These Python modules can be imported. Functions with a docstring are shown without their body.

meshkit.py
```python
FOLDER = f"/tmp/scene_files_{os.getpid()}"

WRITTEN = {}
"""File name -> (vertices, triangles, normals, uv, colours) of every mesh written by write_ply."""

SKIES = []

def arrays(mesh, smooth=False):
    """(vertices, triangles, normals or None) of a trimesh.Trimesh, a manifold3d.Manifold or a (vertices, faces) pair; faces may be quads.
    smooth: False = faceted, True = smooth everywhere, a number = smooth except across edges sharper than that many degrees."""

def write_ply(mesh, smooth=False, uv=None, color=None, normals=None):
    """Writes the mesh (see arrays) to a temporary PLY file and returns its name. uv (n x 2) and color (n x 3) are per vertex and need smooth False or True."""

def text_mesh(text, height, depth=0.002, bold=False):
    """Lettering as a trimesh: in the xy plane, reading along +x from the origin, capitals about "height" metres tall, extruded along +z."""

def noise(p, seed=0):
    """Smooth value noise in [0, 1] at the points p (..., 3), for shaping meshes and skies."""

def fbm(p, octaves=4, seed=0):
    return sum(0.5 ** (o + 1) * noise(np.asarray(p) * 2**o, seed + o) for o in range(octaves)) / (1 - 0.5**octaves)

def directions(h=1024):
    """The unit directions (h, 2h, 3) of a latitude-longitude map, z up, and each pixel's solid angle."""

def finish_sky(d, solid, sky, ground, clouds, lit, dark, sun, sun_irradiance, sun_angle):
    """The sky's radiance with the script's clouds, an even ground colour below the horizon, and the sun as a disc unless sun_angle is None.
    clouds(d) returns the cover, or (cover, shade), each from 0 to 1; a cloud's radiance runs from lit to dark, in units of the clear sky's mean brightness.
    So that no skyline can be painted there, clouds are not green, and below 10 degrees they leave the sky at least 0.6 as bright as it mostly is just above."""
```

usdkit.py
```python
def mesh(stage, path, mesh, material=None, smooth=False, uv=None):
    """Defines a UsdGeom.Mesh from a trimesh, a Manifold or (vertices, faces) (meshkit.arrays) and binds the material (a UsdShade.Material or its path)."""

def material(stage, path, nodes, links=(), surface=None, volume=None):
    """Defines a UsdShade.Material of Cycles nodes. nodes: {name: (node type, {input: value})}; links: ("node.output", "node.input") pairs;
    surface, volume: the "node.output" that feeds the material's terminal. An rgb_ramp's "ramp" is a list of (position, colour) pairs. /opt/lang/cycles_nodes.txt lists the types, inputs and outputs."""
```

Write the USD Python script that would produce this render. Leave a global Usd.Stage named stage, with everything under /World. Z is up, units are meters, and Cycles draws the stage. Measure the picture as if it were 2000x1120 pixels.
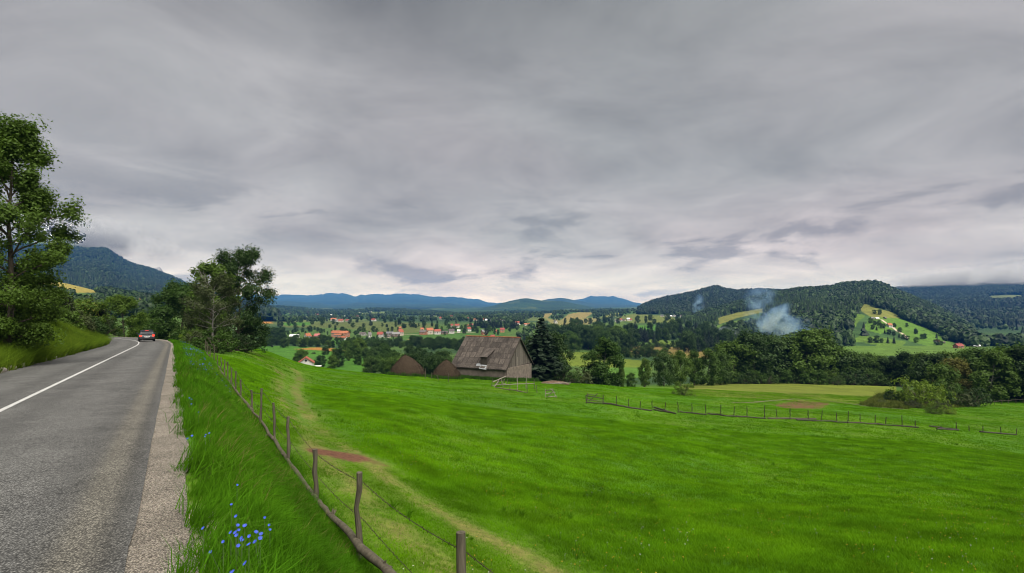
import math, random
import numpy as np, trimesh, usdkit, meshkit
from pxr import Usd, UsdGeom, UsdLux, UsdShade, Gf, Sdf, Vt
from scipy.interpolate import PchipInterpolator, RegularGridInterpolator
from scipy.spatial import cKDTree

stage = Usd.Stage.CreateInMemory()
UsdGeom.SetStageUpAxis(stage, "Z"); UsdGeom.SetStageMetersPerUnit(stage, 1.0)
UsdGeom.Xform.Define(stage, "/World"); UsdGeom.Scope.Define(stage, "/World/Looks")
PI = math.pi
LK = "/World/Looks/"

# ------------------------------------------------------------------ camera, sky, sun, exposure
EYE = 1.6
cam = UsdGeom.Camera.Define(stage, "/World/Camera")
cam.CreateHorizontalApertureAttr(36.0); cam.CreateVerticalApertureAttr(36.0 * 573 / 1024)
cam.CreateFocalLengthAttr(18.0); cam.CreateVerticalApertureOffsetAttr(0.72)
cam.CreateClippingRangeAttr(Gf.Vec2f(0.05, 60000))
cam.AddTranslateOp().Set(Gf.Vec3d(0, 0, EYE)); cam.AddRotateXOp().Set(90.0)
EXPO = 2.35
cam.CreateExposureAttr(EXPO)

SUN_EL, SUN_AZ = math.radians(58), math.radians(150)      # azimuth = atan2(x, y) of the direction towards the sun
sd = np.array([math.sin(SUN_AZ) * math.cos(SUN_EL), math.cos(SUN_AZ) * math.cos(SUN_EL), math.sin(SUN_EL)])
sun = UsdLux.DistantLight.Define(stage, "/World/Sun")
sun.CreateIntensityAttr(0.40); sun.CreateAngleAttr(55.0); sun.CreateNormalizeAttr(True); sun.CreateColorAttr(Gf.Vec3f(1.0, 0.96, 0.9))
sun.AddRotateZOp().Set(math.degrees(-SUN_AZ)); sun.AddRotateXOp().Set(-(90 - math.degrees(SUN_EL)))

def ramp(*stops): return [(p, (c if isinstance(c, tuple) else (c, c, c))) for p, c in stops]
K = 1.0 / 2 ** EXPO * 10                                    # cloud values below are what the picture shows, in linear light
def cc(r, g, b): return (r * K * .98, g * K * .945, b * K * .925)
sky = usdkit.material(stage, LK + "sky", {
    "tc": ("texture_coordinate", {}), "s": ("separate_xyz", {}),
    "zz": ("math", {"math_type": "maximum", "value2": 0.0}), "zo": ("math", {"math_type": "add", "value2": 0.17}),
    "dx": ("math", {"math_type": "divide"}), "dy": ("math", {"math_type": "divide"}), "p": ("combine_xyz", {"z": 3.7}),
    "n1": ("noise_texture", {"scale": 0.55, "detail": 5.0, "roughness": 0.5, "distortion": 0.4}),
    "n2": ("noise_texture", {"scale": 1.7, "detail": 8.0, "roughness": 0.6, "distortion": 0.5}),
    "el": ("rgb_ramp", {"ramp": ramp((0.0, cc(.95, .90, .80)), (0.03, cc(.86, .82, .76)), (0.06, cc(.72, .70, .68)), (0.10, cc(.58, .575, .57)), (0.17, cc(.46, .455, .46)), (0.25, cc(.40, .395, .405)), (0.4, cc(.375, .368, .38)), (0.52, cc(.315, .312, .318)), (1.0, cc(.315, .312, .318)))}),
    "m1": ("map_range", {"from_min": 0.3, "from_max": 0.7, "to_min": 0.76, "to_max": 1.22}),
    "m2": ("map_range", {"from_min": 0.32, "from_max": 0.68, "to_min": 0.79, "to_max": 1.17}),
    "x1": ("mix", {"mix_type": "multiply", "fac": 1.0}), "x2": ("mix", {"mix_type": "multiply", "fac": 1.0}),
    # torn dark scud low over the hills
    "sv": ("mapping", {"scale": (4.2, 4.2, 15.0), "location": (3.1, 1.7, 0.4)}),
    "n3": ("noise_texture", {"scale": 1.0, "detail": 6.0, "roughness": 0.55, "distortion": 0.35}),
    "t3": ("map_range", {"range_type": "smoothstep", "from_min": 0.52, "from_max": 0.63, "to_min": 0.0, "to_max": 0.82}),
    "b3": ("rgb_ramp", {"ramp": ramp((0.0, 0.5), (0.04, 1.0), (0.17, 0.9), (0.24, 0.1), (0.3, 0.0))}),
    "f3": ("math", {"math_type": "multiply"}),
    "x3": ("mix", {"mix_type": "mix", "color2": cc(.265, .267, .275)}),
    "n4": ("noise_texture", {"scale": 0.4, "detail": 3.0}),
    "t4": ("rgb_ramp", {"ramp": ramp((0.3, (0.95, 1.02, 1.0)), (0.7, (1.05, 0.98, 1.0)))}),
    "x4": ("mix", {"mix_type": "multiply", "fac": 1.0}),
    "sk": ("sky_texture", {"sky_type": "single_scattering", "sun_disc": False, "sun_elevation": SUN_EL, "sun_rotation": SUN_AZ}),
    "mx": ("mix", {"mix_type": "mix", "fac": 0.985}),
    "bg": ("background_shader", {"strength": 0.1})},
    [("tc.generated", "s.vector"), ("s.z", "zz.value1"), ("zz.value", "zo.value1"), ("s.x", "dx.value1"), ("zo.value", "dx.value2"), ("s.y", "dy.value1"), ("zo.value", "dy.value2"),
     ("dx.value", "p.x"), ("dy.value", "p.y"), ("p.vector", "n1.vector"), ("p.vector", "n2.vector"), ("zz.value", "el.fac"),
     ("n1.fac", "m1.value"), ("n2.fac", "m2.value"), ("el.color", "x1.color1"), ("m1.result", "x1.color2"), ("x1.color", "x2.color1"), ("m2.result", "x2.color2"),
     ("tc.generated", "sv.vector"), ("sv.vector", "n3.vector"), ("n3.fac", "t3.value"), ("zz.value", "b3.fac"), ("t3.result", "f3.value1"), ("b3.color", "f3.value2"),
     ("x2.color", "x3.color1"), ("f3.value", "x3.fac"), ("p.vector", "n4.vector"), ("n4.fac", "t4.fac"), ("x3.color", "x4.color1"), ("t4.color", "x4.color2"),
     ("sk.color", "mx.color1"), ("x4.color", "mx.color2"), ("mx.color", "bg.color")], surface="bg.background")
dome = UsdLux.DomeLight.Define(stage, "/World/Sky")
UsdShade.MaterialBindingAPI.Apply(dome.GetPrim()).Bind(sky)

# ------------------------------------------------------------------ helpers
used = {}
def numbered(path):
    n = used.get(path, 0); used[path] = n + 1
    return path if n == 0 else f"{path}_{n:03d}"
def meta(p, label=None, category=None, group=None, kind=None):
    for k, v in (("label", label), ("category", category), ("group", group), ("kind", kind)):
        if v: p.SetCustomDataByKey(k, v)
    return p
def thing(name, label, cat, loc=(0, 0, 0), rz=0.0, group=None, scale=None):
    x = UsdGeom.Xform.Define(stage, numbered("/World/" + name))
    x.AddTranslateOp().Set(Gf.Vec3d(*map(float, loc)))
    if rz: x.AddRotateZOp().Set(math.degrees(rz))
    if scale is not None: x.AddScaleOp().Set(Gf.Vec3f(*([float(scale)] * 3 if np.ndim(scale) == 0 else map(float, scale))))
    return meta(x.GetPrim(), label, cat, group)
def part(name, mesh, mat, parent, smooth=False, label=None, kind=None, col=None):
    path = numbered(f"{parent.GetPath()}/{name}")
    m = usdkit.mesh(stage, path, mesh, mat, smooth)
    if col is not None: primcol(m, col)
    return meta(m.GetPrim(), label, kind=kind)
def top(name, mesh, mat, label=None, cat=None, group=None, kind=None, smooth=False, col=None):
    m = usdkit.mesh(stage, numbered("/World/" + name), mesh, mat, smooth)
    if col is not None: primcol(m, col)
    return meta(m.GetPrim(), label, cat, group, kind)
def primcol(m, col, name="col"):
    UsdGeom.PrimvarsAPI(m).CreatePrimvar(name, Sdf.ValueTypeNames.Color3fArray, "vertex").Set(Vt.Vec3fArray.FromNumpy(np.asarray(col, np.float32)))
def copy_of(proto, name, label, cat, loc, rz=0.0, scale=1.0, group=None):
    o = thing(name, label, cat, loc, rz, group, scale)
    o.GetReferences().AddInternalReference(proto); o.SetInstanceable(True)
    return o
stage.CreateClassPrim("/World/Templates")
def template(name):
    return stage.CreateClassPrim(numbered("/World/Templates/" + name))
def instancer(name, protos, pos, idx, quat_rz, scl, label=None, cat=None, kind="stuff", parent="/World", tilt=None):
    """protos: list of (mesh, material) or prims' builders; one PointInstancer"""
    path = numbered(f"{parent}/{name}")
    pi = UsdGeom.PointInstancer.Define(stage, path)
    targets = []
    for k, ms in enumerate(protos):
        x = UsdGeom.Xform.Define(stage, f"{path}/kind_{k}")
        for j, (me, mt) in enumerate(ms): usdkit.mesh(stage, f"{path}/kind_{k}/piece_{j}", me, mt)
        targets.append(x.GetPath())
    pi.CreatePrototypesRel().SetTargets(targets)
    n = len(pos)
    pi.CreatePositionsAttr(Vt.Vec3fArray.FromNumpy(np.asarray(pos, np.float32)))
    pi.CreateProtoIndicesAttr(Vt.IntArray.FromNumpy(np.asarray(idx, np.int32)))
    a = np.asarray(quat_rz, float)
    q = np.stack([np.cos(a / 2), 0 * a, 0 * a, np.sin(a / 2)], 1)
    if tilt is not None:            # tilt: normals (n,3); rotate z to the normal after spinning
        nrm = tilt / np.linalg.norm(tilt, axis=1, keepdims=True)
        t = np.stack([1 + nrm[:, 2], -nrm[:, 1], nrm[:, 0], 0 * a], 1); t /= np.linalg.norm(t, axis=1, keepdims=True)
        w1, x1, y1, z1 = t.T; w2, x2, y2, z2 = q.T
        q = np.stack([w1*w2-x1*x2-y1*y2-z1*z2, w1*x2+x1*w2+y1*z2-z1*y2, w1*y2-x1*z2+y1*w2+z1*x2, w1*z2+x1*y2-y1*x2+z1*w2], 1)
    pi.CreateOrientationsAttr(Vt.QuathArray([Gf.Quath(float(r[0]), float(r[1]), float(r[2]), float(r[3])) for r in q]))
    s = np.asarray(scl, np.float32); s = np.repeat(s[:, None], 3, 1) if s.ndim == 1 else s
    pi.CreateScalesAttr(Vt.Vec3fArray.FromNumpy(s))
    return meta(pi.GetPrim(), label, cat, kind=kind)

class MB:
    """collects pieces into one mesh"""
    def __init__(s): s.v, s.f, s.n = [], [], 0
    def add(s, v, f):
        v = np.asarray(v, float); f = np.asarray(f, int)
        if f.shape[1] == 4: f = np.vstack([f[:, [0, 1, 2]], f[:, [0, 2, 3]]])
        s.v.append(v); s.f.append(f + s.n); s.n += len(v); return s
    def mesh(s, m): return s.add(m.vertices, m.faces)
    def box(s, c, size, rz=0.0, M=None):
        b = trimesh.creation.box(size)
        v = np.array(b.vertices)
        if M is not None: v = v @ np.asarray(M).T
        if rz: v = v @ np.array([[math.cos(rz), math.sin(rz), 0], [-math.sin(rz), math.cos(rz), 0], [0, 0, 1]])
        return s.add(v + np.asarray(c, float), b.faces)
    def tube(s, pts, rad, k=6, cap=True):
        P = np.asarray(pts, float); R = np.broadcast_to(np.asarray(rad, float), len(P))
        d = np.gradient(P, axis=0); d /= np.linalg.norm(d, axis=1, keepdims=True) + 1e-12
        ref = np.array([0.31, 0.17, 0.93]) if abs(d[0] @ np.array([0.31, 0.17, 0.93])) < 0.9 else np.array([1.0, 0.1, 0.0])
        u = np.cross(d, ref); u /= np.linalg.norm(u, axis=1, keepdims=True); w = np.cross(d, u)
        a = np.arange(k) / k * 2 * PI
        V = P[:, None] + R[:, None, None] * (np.cos(a)[None, :, None] * u[:, None] + np.sin(a)[None, :, None] * w[:, None])
        n = len(P); i, j = np.meshgrid(np.arange(n - 1), np.arange(k), indexing="ij")
        q = np.stack([i * k + j, i * k + (j + 1) % k, (i + 1) * k + (j + 1) % k, (i + 1) * k + j], -1).reshape(-1, 4)
        s.add(V.reshape(-1, 3), q)
        if cap:
            for e, c in ((0, P[0]), (n - 1, P[-1])):
                ring = V[e]; s.add(np.vstack([ring, c]), [[jj, (jj + 1) % k, k] for jj in range(k)])
        return s
    def poly(s, pts):
        P = np.asarray(pts, float); return s.add(P, [[0, i, i + 1] for i in range(1, len(P) - 1)])
    def out(s): return np.vstack(s.v), np.vstack(s.f)
def px3(px, py, Y): return np.array([(px - 1000) / 1000 * Y, Y, EYE - (py - 600) / 1000 * Y])
def smooth(a, b, x):
    t = np.clip((np.asarray(x, float) - a) / (b - a), 0, 1); return t * t * (3 - 2 * t)
def n2(x, y, s, seed=0, oct=3): return meshkit.fbm(np.stack([np.asarray(x) / s, np.asarray(y) / s, np.zeros_like(np.asarray(x, float)) + 7.3 * seed], -1), oct, seed)
def in_poly(px, py, poly):
    c = np.zeros(px.shape, bool); n = len(poly)
    for i in range(n):
        (x1, y1), (x2, y2) = poly[i], poly[(i + 1) % n]
        if y1 == y2: continue
        c ^= ((y1 > py) != (y2 > py)) & (px < (x2 - x1) * (py - y1) / (y2 - y1) + x1)
    return c
# ------------------------------------------------------------------ the road's course and the lie of the land
def road_base(s, n=0.0): return np.array([n * 0.835 - 0.55 * s, n * 0.55 + 0.835 * s])
RC = [road_base(s, -2.76) for s in np.arange(-45, 46, 1.0)]
for p in [(-34.7, 47.5), (-42.3, 57.8), (-49.8, 66.4), (-57.8, 73.6), (-66.8, 78.4), (-77, 81.2), (-88, 82.4), (-104, 82), (-125, 78)]: RC.append(np.array(p))
RC = np.array(RC)
_t = np.concatenate([[0], np.cumsum(np.linalg.norm(np.diff(RC, axis=0), axis=1))])
_f = PchipInterpolator(_t, RC)
RC = _f(np.arange(0, _t[-1], 0.5))
RT = np.gradient(RC, axis=0); RT /= np.linalg.norm(RT, axis=1, keepdims=True)
RN = np.stack([RT[:, 1], -RT[:, 0]], 1)                     # to the right of travel
def rz_of(y): y = np.asarray(y, float); return np.where(y < 70, -0.04 * y, -2.8 - 0.025 * (y - 70))
RZ = rz_of(RC[:, 1])
_kd = cKDTree(RC)
HW = 2.5
def road_dn(x, y):
    """signed distance from the road's centre (right positive), and the road's height there"""
    P = np.stack([np.ravel(x), np.ravel(y)], 1)
    _, i = _kd.query(P)
    d = P - RC[i]
    return np.sum(d * RN[i], 1).reshape(np.shape(x)), RZ[i].reshape(np.shape(x)), np.abs(np.sum(d * RT[i], 1)).reshape(np.shape(x))

COLS = {   # picture column -> (depth, height) of the open ground seen or implied along it
    -400: [(1, 0), (10, 0), (30, .6), (60, 1), (100, -3), (200, -3), (400, 10), (700, 36), (900, 48), (1500, 30), (3000, 0), (8000, 0)],
    0: [(1, 0), (10, -.3), (30, .5), (60, .6), (100, -3), (200, -3), (400, 8), (700, 36), (900, 48), (1500, 20), (3000, 0), (8000, 0)],
    100: [(1, 0), (10, -.3), (30, 0), (60, -1), (100, -3), (200, -4), (400, 4), (700, 33), (820, 41), (1100, 30), (3000, 0), (8000, 0)],
    200: [(1, 0), (10, -.4), (30, -.8), (60, -2.4), (100, -4), (200, -6), (400, -1), (500, 3), (650, 14), (800, 25), (1200, 15), (3000, 0), (8000, 0)],
    340: [(1, 0), (10, -.6), (30, -1.6), (60, -3), (100, -6.5), (150, -8.5), (200, -8.6), (300, -5.9), (400, -2.6), (500, 1.2), (700, 5), (1000, 0), (3000, -5), (8000, 0)],
    450: [(1, -1.9), (10, -2), (30, -2.3), (60, -3.6), (100, -6), (150, -10.5), (240, -19), (400, -26), (700, -29), (1000, -24), (1500, -22), (3000, -12), (8000, 0)],
    500: [(1, -1.9), (16, -2.1), (35, -3.0), (60, -4.4), (100, -6.6), (120, -8.6), (150, -13), (200, -21), (240, -26), (350, -30), (450, -33), (650, -36), (1000, -32), (1500, -33), (2500, -33), (4000, -26), (8000, 0)],
    600: [(1, -1.9), (10, -2.1), (30, -3.9), (60, -6.4), (110, -10.8), (150, -17), (240, -26.5), (350, -30), (450, -33.5), (650, -37), (1000, -31), (1500, -33), (2500, -34), (4000, -24), (8000, 0)],
    760: [(1, -1.9), (7, -2.15), (30, -4.5), (60, -7.7), (95, -11), (122, -14.8), (170, -22), (240, -27.5), (350, -31), (450, -34), (650, -37.2), (1000, -31), (1500, -33), (2500, -34), (4000, -24), (8000, 0)],
    900: [(1, -2), (5, -2.2), (30, -5.3), (60, -8.6), (95, -11.7), (118, -15), (170, -23), (240, -28), (350, -31.5), (450, -35), (650, -38), (800, -38), (1000, -32), (1500, -33), (2500, -34), (4000, -24), (8000, 0)],
    1000: [(1, -2), (5, -2.4), (30, -5.7), (60, -9.1), (95, -12.2), (115, -15.2), (170, -23.5), (240, -28), (350, -32), (450, -36), (600, -39.5), (800, -38), (1000, -34), (1500, -32), (2500, -34), (4000, -24), (8000, 0)],
    1165: [(1, -2.1), (6, -2.8), (30, -6.4), (60, -9.9), (100, -13.7), (120, -17), (170, -25), (240, -30), (350, -34), (450, -38), (500, -39), (600, -40), (800, -38), (1100, -34), (1600, -28), (2500, -22), (4000, -16), (8000, 0)],
    1300: [(1, -2.1), (7, -3), (30, -6.9), (60, -10.7), (90, -13.9), (120, -17.5), (150, -21.5), (185, -26), (240, -30.5), (350, -34.5), (420, -36), (500, -38), (600, -38), (800, -34), (1100, -26), (1500, -16), (2500, -12), (4000, -10), (8000, 0)],
    1500: [(1, -2.1), (8, -3.2), (30, -7.4), (62, -11.85), (95, -15.6), (130, -19.3), (170, -23.6), (240, -31), (350, -36), (500, -40), (700, -41), (1000, -44), (1500, -48), (3000, -60), (8000, -60)],
    1750: [(1, -2.1), (8.5, -3.3), (30, -7.7), (63, -12.8), (100, -17.4), (130, -20.5), (165, -23.5), (240, -30), (350, -36), (500, -40), (700, -41), (1000, -44), (1500, -48), (3000, -60), (8000, -60)],
    2000: [(1, -2.1), (9, -3.4), (30, -8.2), (66, -14.6), (85, -16.6), (110, -18.6), (165, -22), (240, -28), (350, -36), (500, -40), (700, -41), (1000, -44), (1500, -48), (3000, -60), (8000, -60)],
    2500: [(1, -2.1), (9, -3.4), (30, -8.2), (66, -14.6), (85, -17), (110, -19), (165, -22), (240, -28), (350, -36), (500, -40), (700, -41), (1000, -44), (1500, -48), (3000, -60), (8000, -60)],
}
_phi = np.array([math.atan2(c - 1000, 1000) for c in COLS])
_lr = np.linspace(math.log(0.8), math.log(20000), 320)
_tab = []
for c, rows in COLS.items():
    k = math.sqrt(1 + ((c - 1000) / 1000) ** 2)
    r = np.log([a * k for a, _ in rows]); z = [b for _, b in rows]
    f = PchipInterpolator(r, z)
    _tab.append(f(np.clip(_lr, r[0], r[-1])))
_pd = np.linspace(_phi[0], _phi[-1], 400)
_tab = PchipInterpolator(_phi, np.array(_tab), axis=0)(_pd)
_rgi = RegularGridInterpolator((_pd, _lr), _tab, bounds_error=False, fill_value=None)
def land(x, y):
    x = np.asarray(x, float); y = np.asarray(y, float)
    phi = np.arctan2(x, y); r = np.hypot(x, y)
    phi = np.where(phi > _pd[-1], _pd[-1], np.where(phi < _pd[0], _pd[0], phi))
    return _rgi(np.stack([phi, np.log(np.clip(r, 0.8, 19999))], -1))
def H(x, y):
    """height of the ground"""
    x = np.asarray(x, float); y = np.asarray(y, float)
    z = land(x, y)
    r = np.hypot(x, y)
    z = z + (n2(x, y, 9, 1) - .5) * 0.5 * smooth(6, 25, r) + (n2(x, y, 60, 2) - .5) * 2.2 * smooth(120, 400, r) + (n2(x, y, 400, 3) - .5) * 24 * smooth(900, 3000, r)
    d, rz, off = road_dn(x, y)
    near = off < 3
    right = d > 0
    wr = np.where(right, smooth(HW + 0.45 , HW + 2.45, d), smooth(HW + 0.3, HW + 3.2, -d))
    wr = np.where(near, wr, 1.0)
    lo = rz - 0.03 - np.where(right, 0.04 * smooth(HW, HW + .5, d), -0.10 * smooth(HW + .1, HW + .5, -d))
    left_bank = np.maximum(z, rz + np.clip(.45 + .023 * y, .6, 1.6))
    zz = np.where(right, z, z + (left_bank - z) * smooth(30, 0, -d - HW) * smooth(90, 60, y))
    return lo * (1 - wr) + zz * wr
def at(px, Y, dz=0.0):
    x = (px - 1000) / 1000 * Y; return np.array([x, Y, float(H(x, Y)) + dz])
def normal_at(x, y, e=0.4):
    return np.stack([-(H(x + e, y) - H(x - e, y)) / (2 * e), -(H(x, y + e) - H(x, y - e)) / (2 * e), np.ones_like(np.asarray(x, float))], -1)

# meadow track (two ruts) in the grass beyond the fence: picture column/row along each rut -> ground
def ground_hit(px, py, y0=3.0, y1=400.0):
    Y = np.exp(np.linspace(math.log(y0), math.log(y1), 900)); x = (px - 1000) / 1000 * Y
    row = 600 + 1000 * (EYE - H(x, Y)) / Y
    i = np.nonzero(row <= py)[0]
    return None if len(i) == 0 else np.array([x[i[0]], Y[i[0]]])
def rut(pts):
    P = [ground_hit(a, b) for a, b in pts]; P = np.array([p for p in P if p is not None])
    t = np.concatenate([[0], np.cumsum(np.linalg.norm(np.diff(P, axis=0), axis=1))]); keep = np.concatenate([[True], np.diff(t) > 1e-3])
    f = PchipInterpolator(t[keep], P[keep]); return f(np.linspace(0, t[-1], 900))
RUT1 = rut([(478, 683), (520, 700), (562, 717), (585, 735), (577, 760), (592, 795), (625, 838), (668, 868), (720, 905), (800, 965), (900, 1025), (1040, 1095), (1120, 1150)])
RUT2 = rut([(470, 684), (505, 701), (545, 728), (541, 760), (556, 800), (592, 845), (640, 905), (700, 965), (760, 1025), (850, 1100), (900, 1150)])
_k1, _k2 = cKDTree(RUT1), cKDTree(RUT2)
MUD = ground_hit(668, 890)

# fields seen in the valley and on the slopes: outline in the picture, nearest depth, furthest depth, colour
G1, G2, OL, TAN, ORG, DK = (.040, .112, .008), (.055, .125, .012), (.085, .100, .020), (.16, .13, .04), (.24, .115, .022), (.020, .045, .013)
FIELDS = [
    ([(440, 676), (560, 676), (700, 682), (745, 690), (720, 740), (600, 716), (500, 690)], 200, 470, G1),
    ([(575, 682), (610, 679), (650, 680), (684, 687), (640, 686), (610, 684)], 300, 600, ORG),
    ([(600, 694), (690, 697), (680, 706), (610, 704)], 200, 420, (.040, .105, .012)),
    ([(500, 648), (560, 648), (548, 662), (500, 660)], 450, 900, G1),
    ([(505, 628), (530, 629), (545, 632), (512, 633)], 600, 1500, ORG),
    ([(530, 630), (640, 630), (720, 628), (850, 632), (852, 652), (760, 650), (660, 641), (560, 640)], 700, 1500, (.062, .080, .018)),
    ([(545, 631), (608, 630), (606, 636), (560, 637)], 700, 1500, G1),
    ([(775, 655), (830, 648), (920, 645), (985, 640), (985, 660), (880, 662), (870, 674), (800, 672)], 450, 1100, (.036, .085, .011)),
    ([(790, 662), (830, 664), (865, 671), (820, 669)], 450, 900, TAN),
    ([(640, 664), (690, 664), (680, 676), (630, 674)], 450, 800, G1),
    ([(1090, 688), (1190, 688), (1200, 700), (1255, 705), (1275, 722), (1200, 722), (1110, 715)], 200, 440, (.085, .118, .010)),
    ([(1195, 718), (1265, 718), (1262, 735), (1200, 745), (1160, 735)], 150, 360, G2),
    ([(1180, 676), (1300, 677), (1395, 682), (1410, 698), (1340, 700), (1280, 696), (1200, 690)], 300, 600, (.13, .098, .026)),
    ([(1240, 659), (1300, 665), (1350, 677), (1300, 675), (1250, 666)], 480, 800, (.08, .12, .014)),
    ([(1060, 617), (1120, 612), (1180, 618), (1150, 635), (1080, 636)], 900, 2600, (.14, .13, .04)),
    ([(1220, 612), (1310, 618), (1330, 630), (1240, 632), (1200, 625)], 900, 2600, (.085, .105, .02)),
    ([(1235, 636), (1310, 636), (1300, 646), (1250, 646)], 700, 1600, G1),
    ([(1150, 634), (1220, 628), (1225, 640), (1160, 640)], 700, 1600, (.055, .095, .014)),
    ([(1330, 752), (1420, 746), (1560, 742), (1750, 750), (1748, 800), (1690, 812), (1600, 796), (1500, 780), (1340, 772)], 95, 240, (.095, .118, .013)),
    ([(60, 550), (110, 540), (190, 560), (205, 572), (150, 572), (80, 566)], 500, 1200, (.20, .165, .035)),
    ([(110, 590), (160, 588), (215, 596), (210, 606), (120, 604)], 350, 640, G1),
    ([(255, 600), (345, 596), (345, 628), (300, 622), (262, 618)], 220, 620, (.052, .105, .012)),
    ([(300, 640), (400, 636), (400, 664), (320, 664)], 110, 280, (.072, .105, .013)),
    ([(1650, 660), (1760, 664), (1895, 674), (1895, 705), (1640, 705)], 420, 900, (.065, .118, .014)),
    ([(1508, 791), (1556, 783), (1622, 788), (1604, 799), (1530, 798)], 60, 130, (.105, .060, .026)),
]
def ground_colour(x, y, z):
    r = np.hypot(x, y)
    with np.errstate(divide="ignore", invalid="ignore"):
        ok = y > 1
        px = np.where(ok, 1000 + 1000 * x / np.where(ok, y, 1), 9e9); py = np.where(ok, 600 + 1000 * (EYE - z) / np.where(ok, y, 1), 9e9)
    # meadow
    a = n2(x, y, 7, 11); b = n2(x, y, 1.3, 12)
    lush, olive = np.array([.040, .120, .003]), np.array([.080, .135, .005])
    c = lush + (olive - lush) * (smooth(.35, .65, a) * .55 + smooth(.3, .7, b) * .25)[..., None]
    # beyond the near slope: woods' floor, scrub and pastures
    far = smooth(150, 200, r)[..., None]
    pat = smooth(.40, .50, n2(x, y, 90, 13, 4))[..., None]
    farc = np.array(DK) + (np.array([.045, .085, .014]) - np.array(DK)) * pat
    vfar = smooth(900, 1300, r)[..., None]
    pat2 = smooth(.55, .62, n2(x, y * .6, 260, 14, 4))[..., None]; tone = n2(x, y, 500, 15)[..., None]
    vfc = np.array(DK) + (np.array([.075, .10, .024]) * (.6 + .8 * tone) - np.array(DK)) * pat2
    c = c * (1 - far) + (farc * (1 - vfar) + vfc * vfar) * far
    wob = (n2(x, y, 30, 16) - .5) * 5
    for poly, d0, d1, colr in FIELDS:
        m = in_poly(px + wob, py + wob * .35, poly) & (y > d0) & (y < d1)
        tex = (.82 + .36 * n2(x, y, 14, 17))[..., None]
        c = np.where(m[..., None], np.array(colr) * tex, c)
    # ruts, worn patch and mud
    P = np.stack([np.ravel(x), np.ravel(y)], 1)
    d1 = np.minimum(_k1.query(P)[0], _k2.query(P)[0]).reshape(np.shape(x))
    wear = smooth(.55, .12, d1) * smooth(.25, .6, n2(x, y, .8, 18)) * smooth(200, 150, r)
    c = c * (1 - .75 * wear[..., None]) + (np.array([.17, .125, .045]) + (np.array([.105, .062, .032]) - np.array([.17, .125, .045])) * smooth(18, 40, r)[..., None]) * .75 * wear[..., None]
    mid = smooth(1.3, .2, d1) * smooth(200, 150, r)
    c = c * (1 - .35 * mid[..., None]) + np.array([.14, .17, .035]) * .35 * mid[..., None]
    dm = np.hypot((x - MUD[0]) / 1.6, (y - MUD[1]) / .95) + (n2(x, y, .5, 19) - .5) * .9
    mud = smooth(.75, .45, dm)[..., None]
    c = c * (1 - mud) + np.array([.115, .052, .030]) * mud
    # gravel and bare earth by the road
    d, rz, off = road_dn(x, y)
    g = (smooth(.12, -.12, d - HW - .27 - .75 * smooth(5.6, 4.0, r) - .5 * (n2(x, y, .3, 20) - .5)) * (d > 0) + smooth(HW + .6, HW + .25, -d + (n2(x, y, .4, 21) - .5) * .5) * (d <= 0)) * (off < 3)
    c = c * (1 - g[..., None]) + np.array([.25, .21, .165]) * g[..., None]
    return np.clip(c, 0.002, 1)

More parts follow.
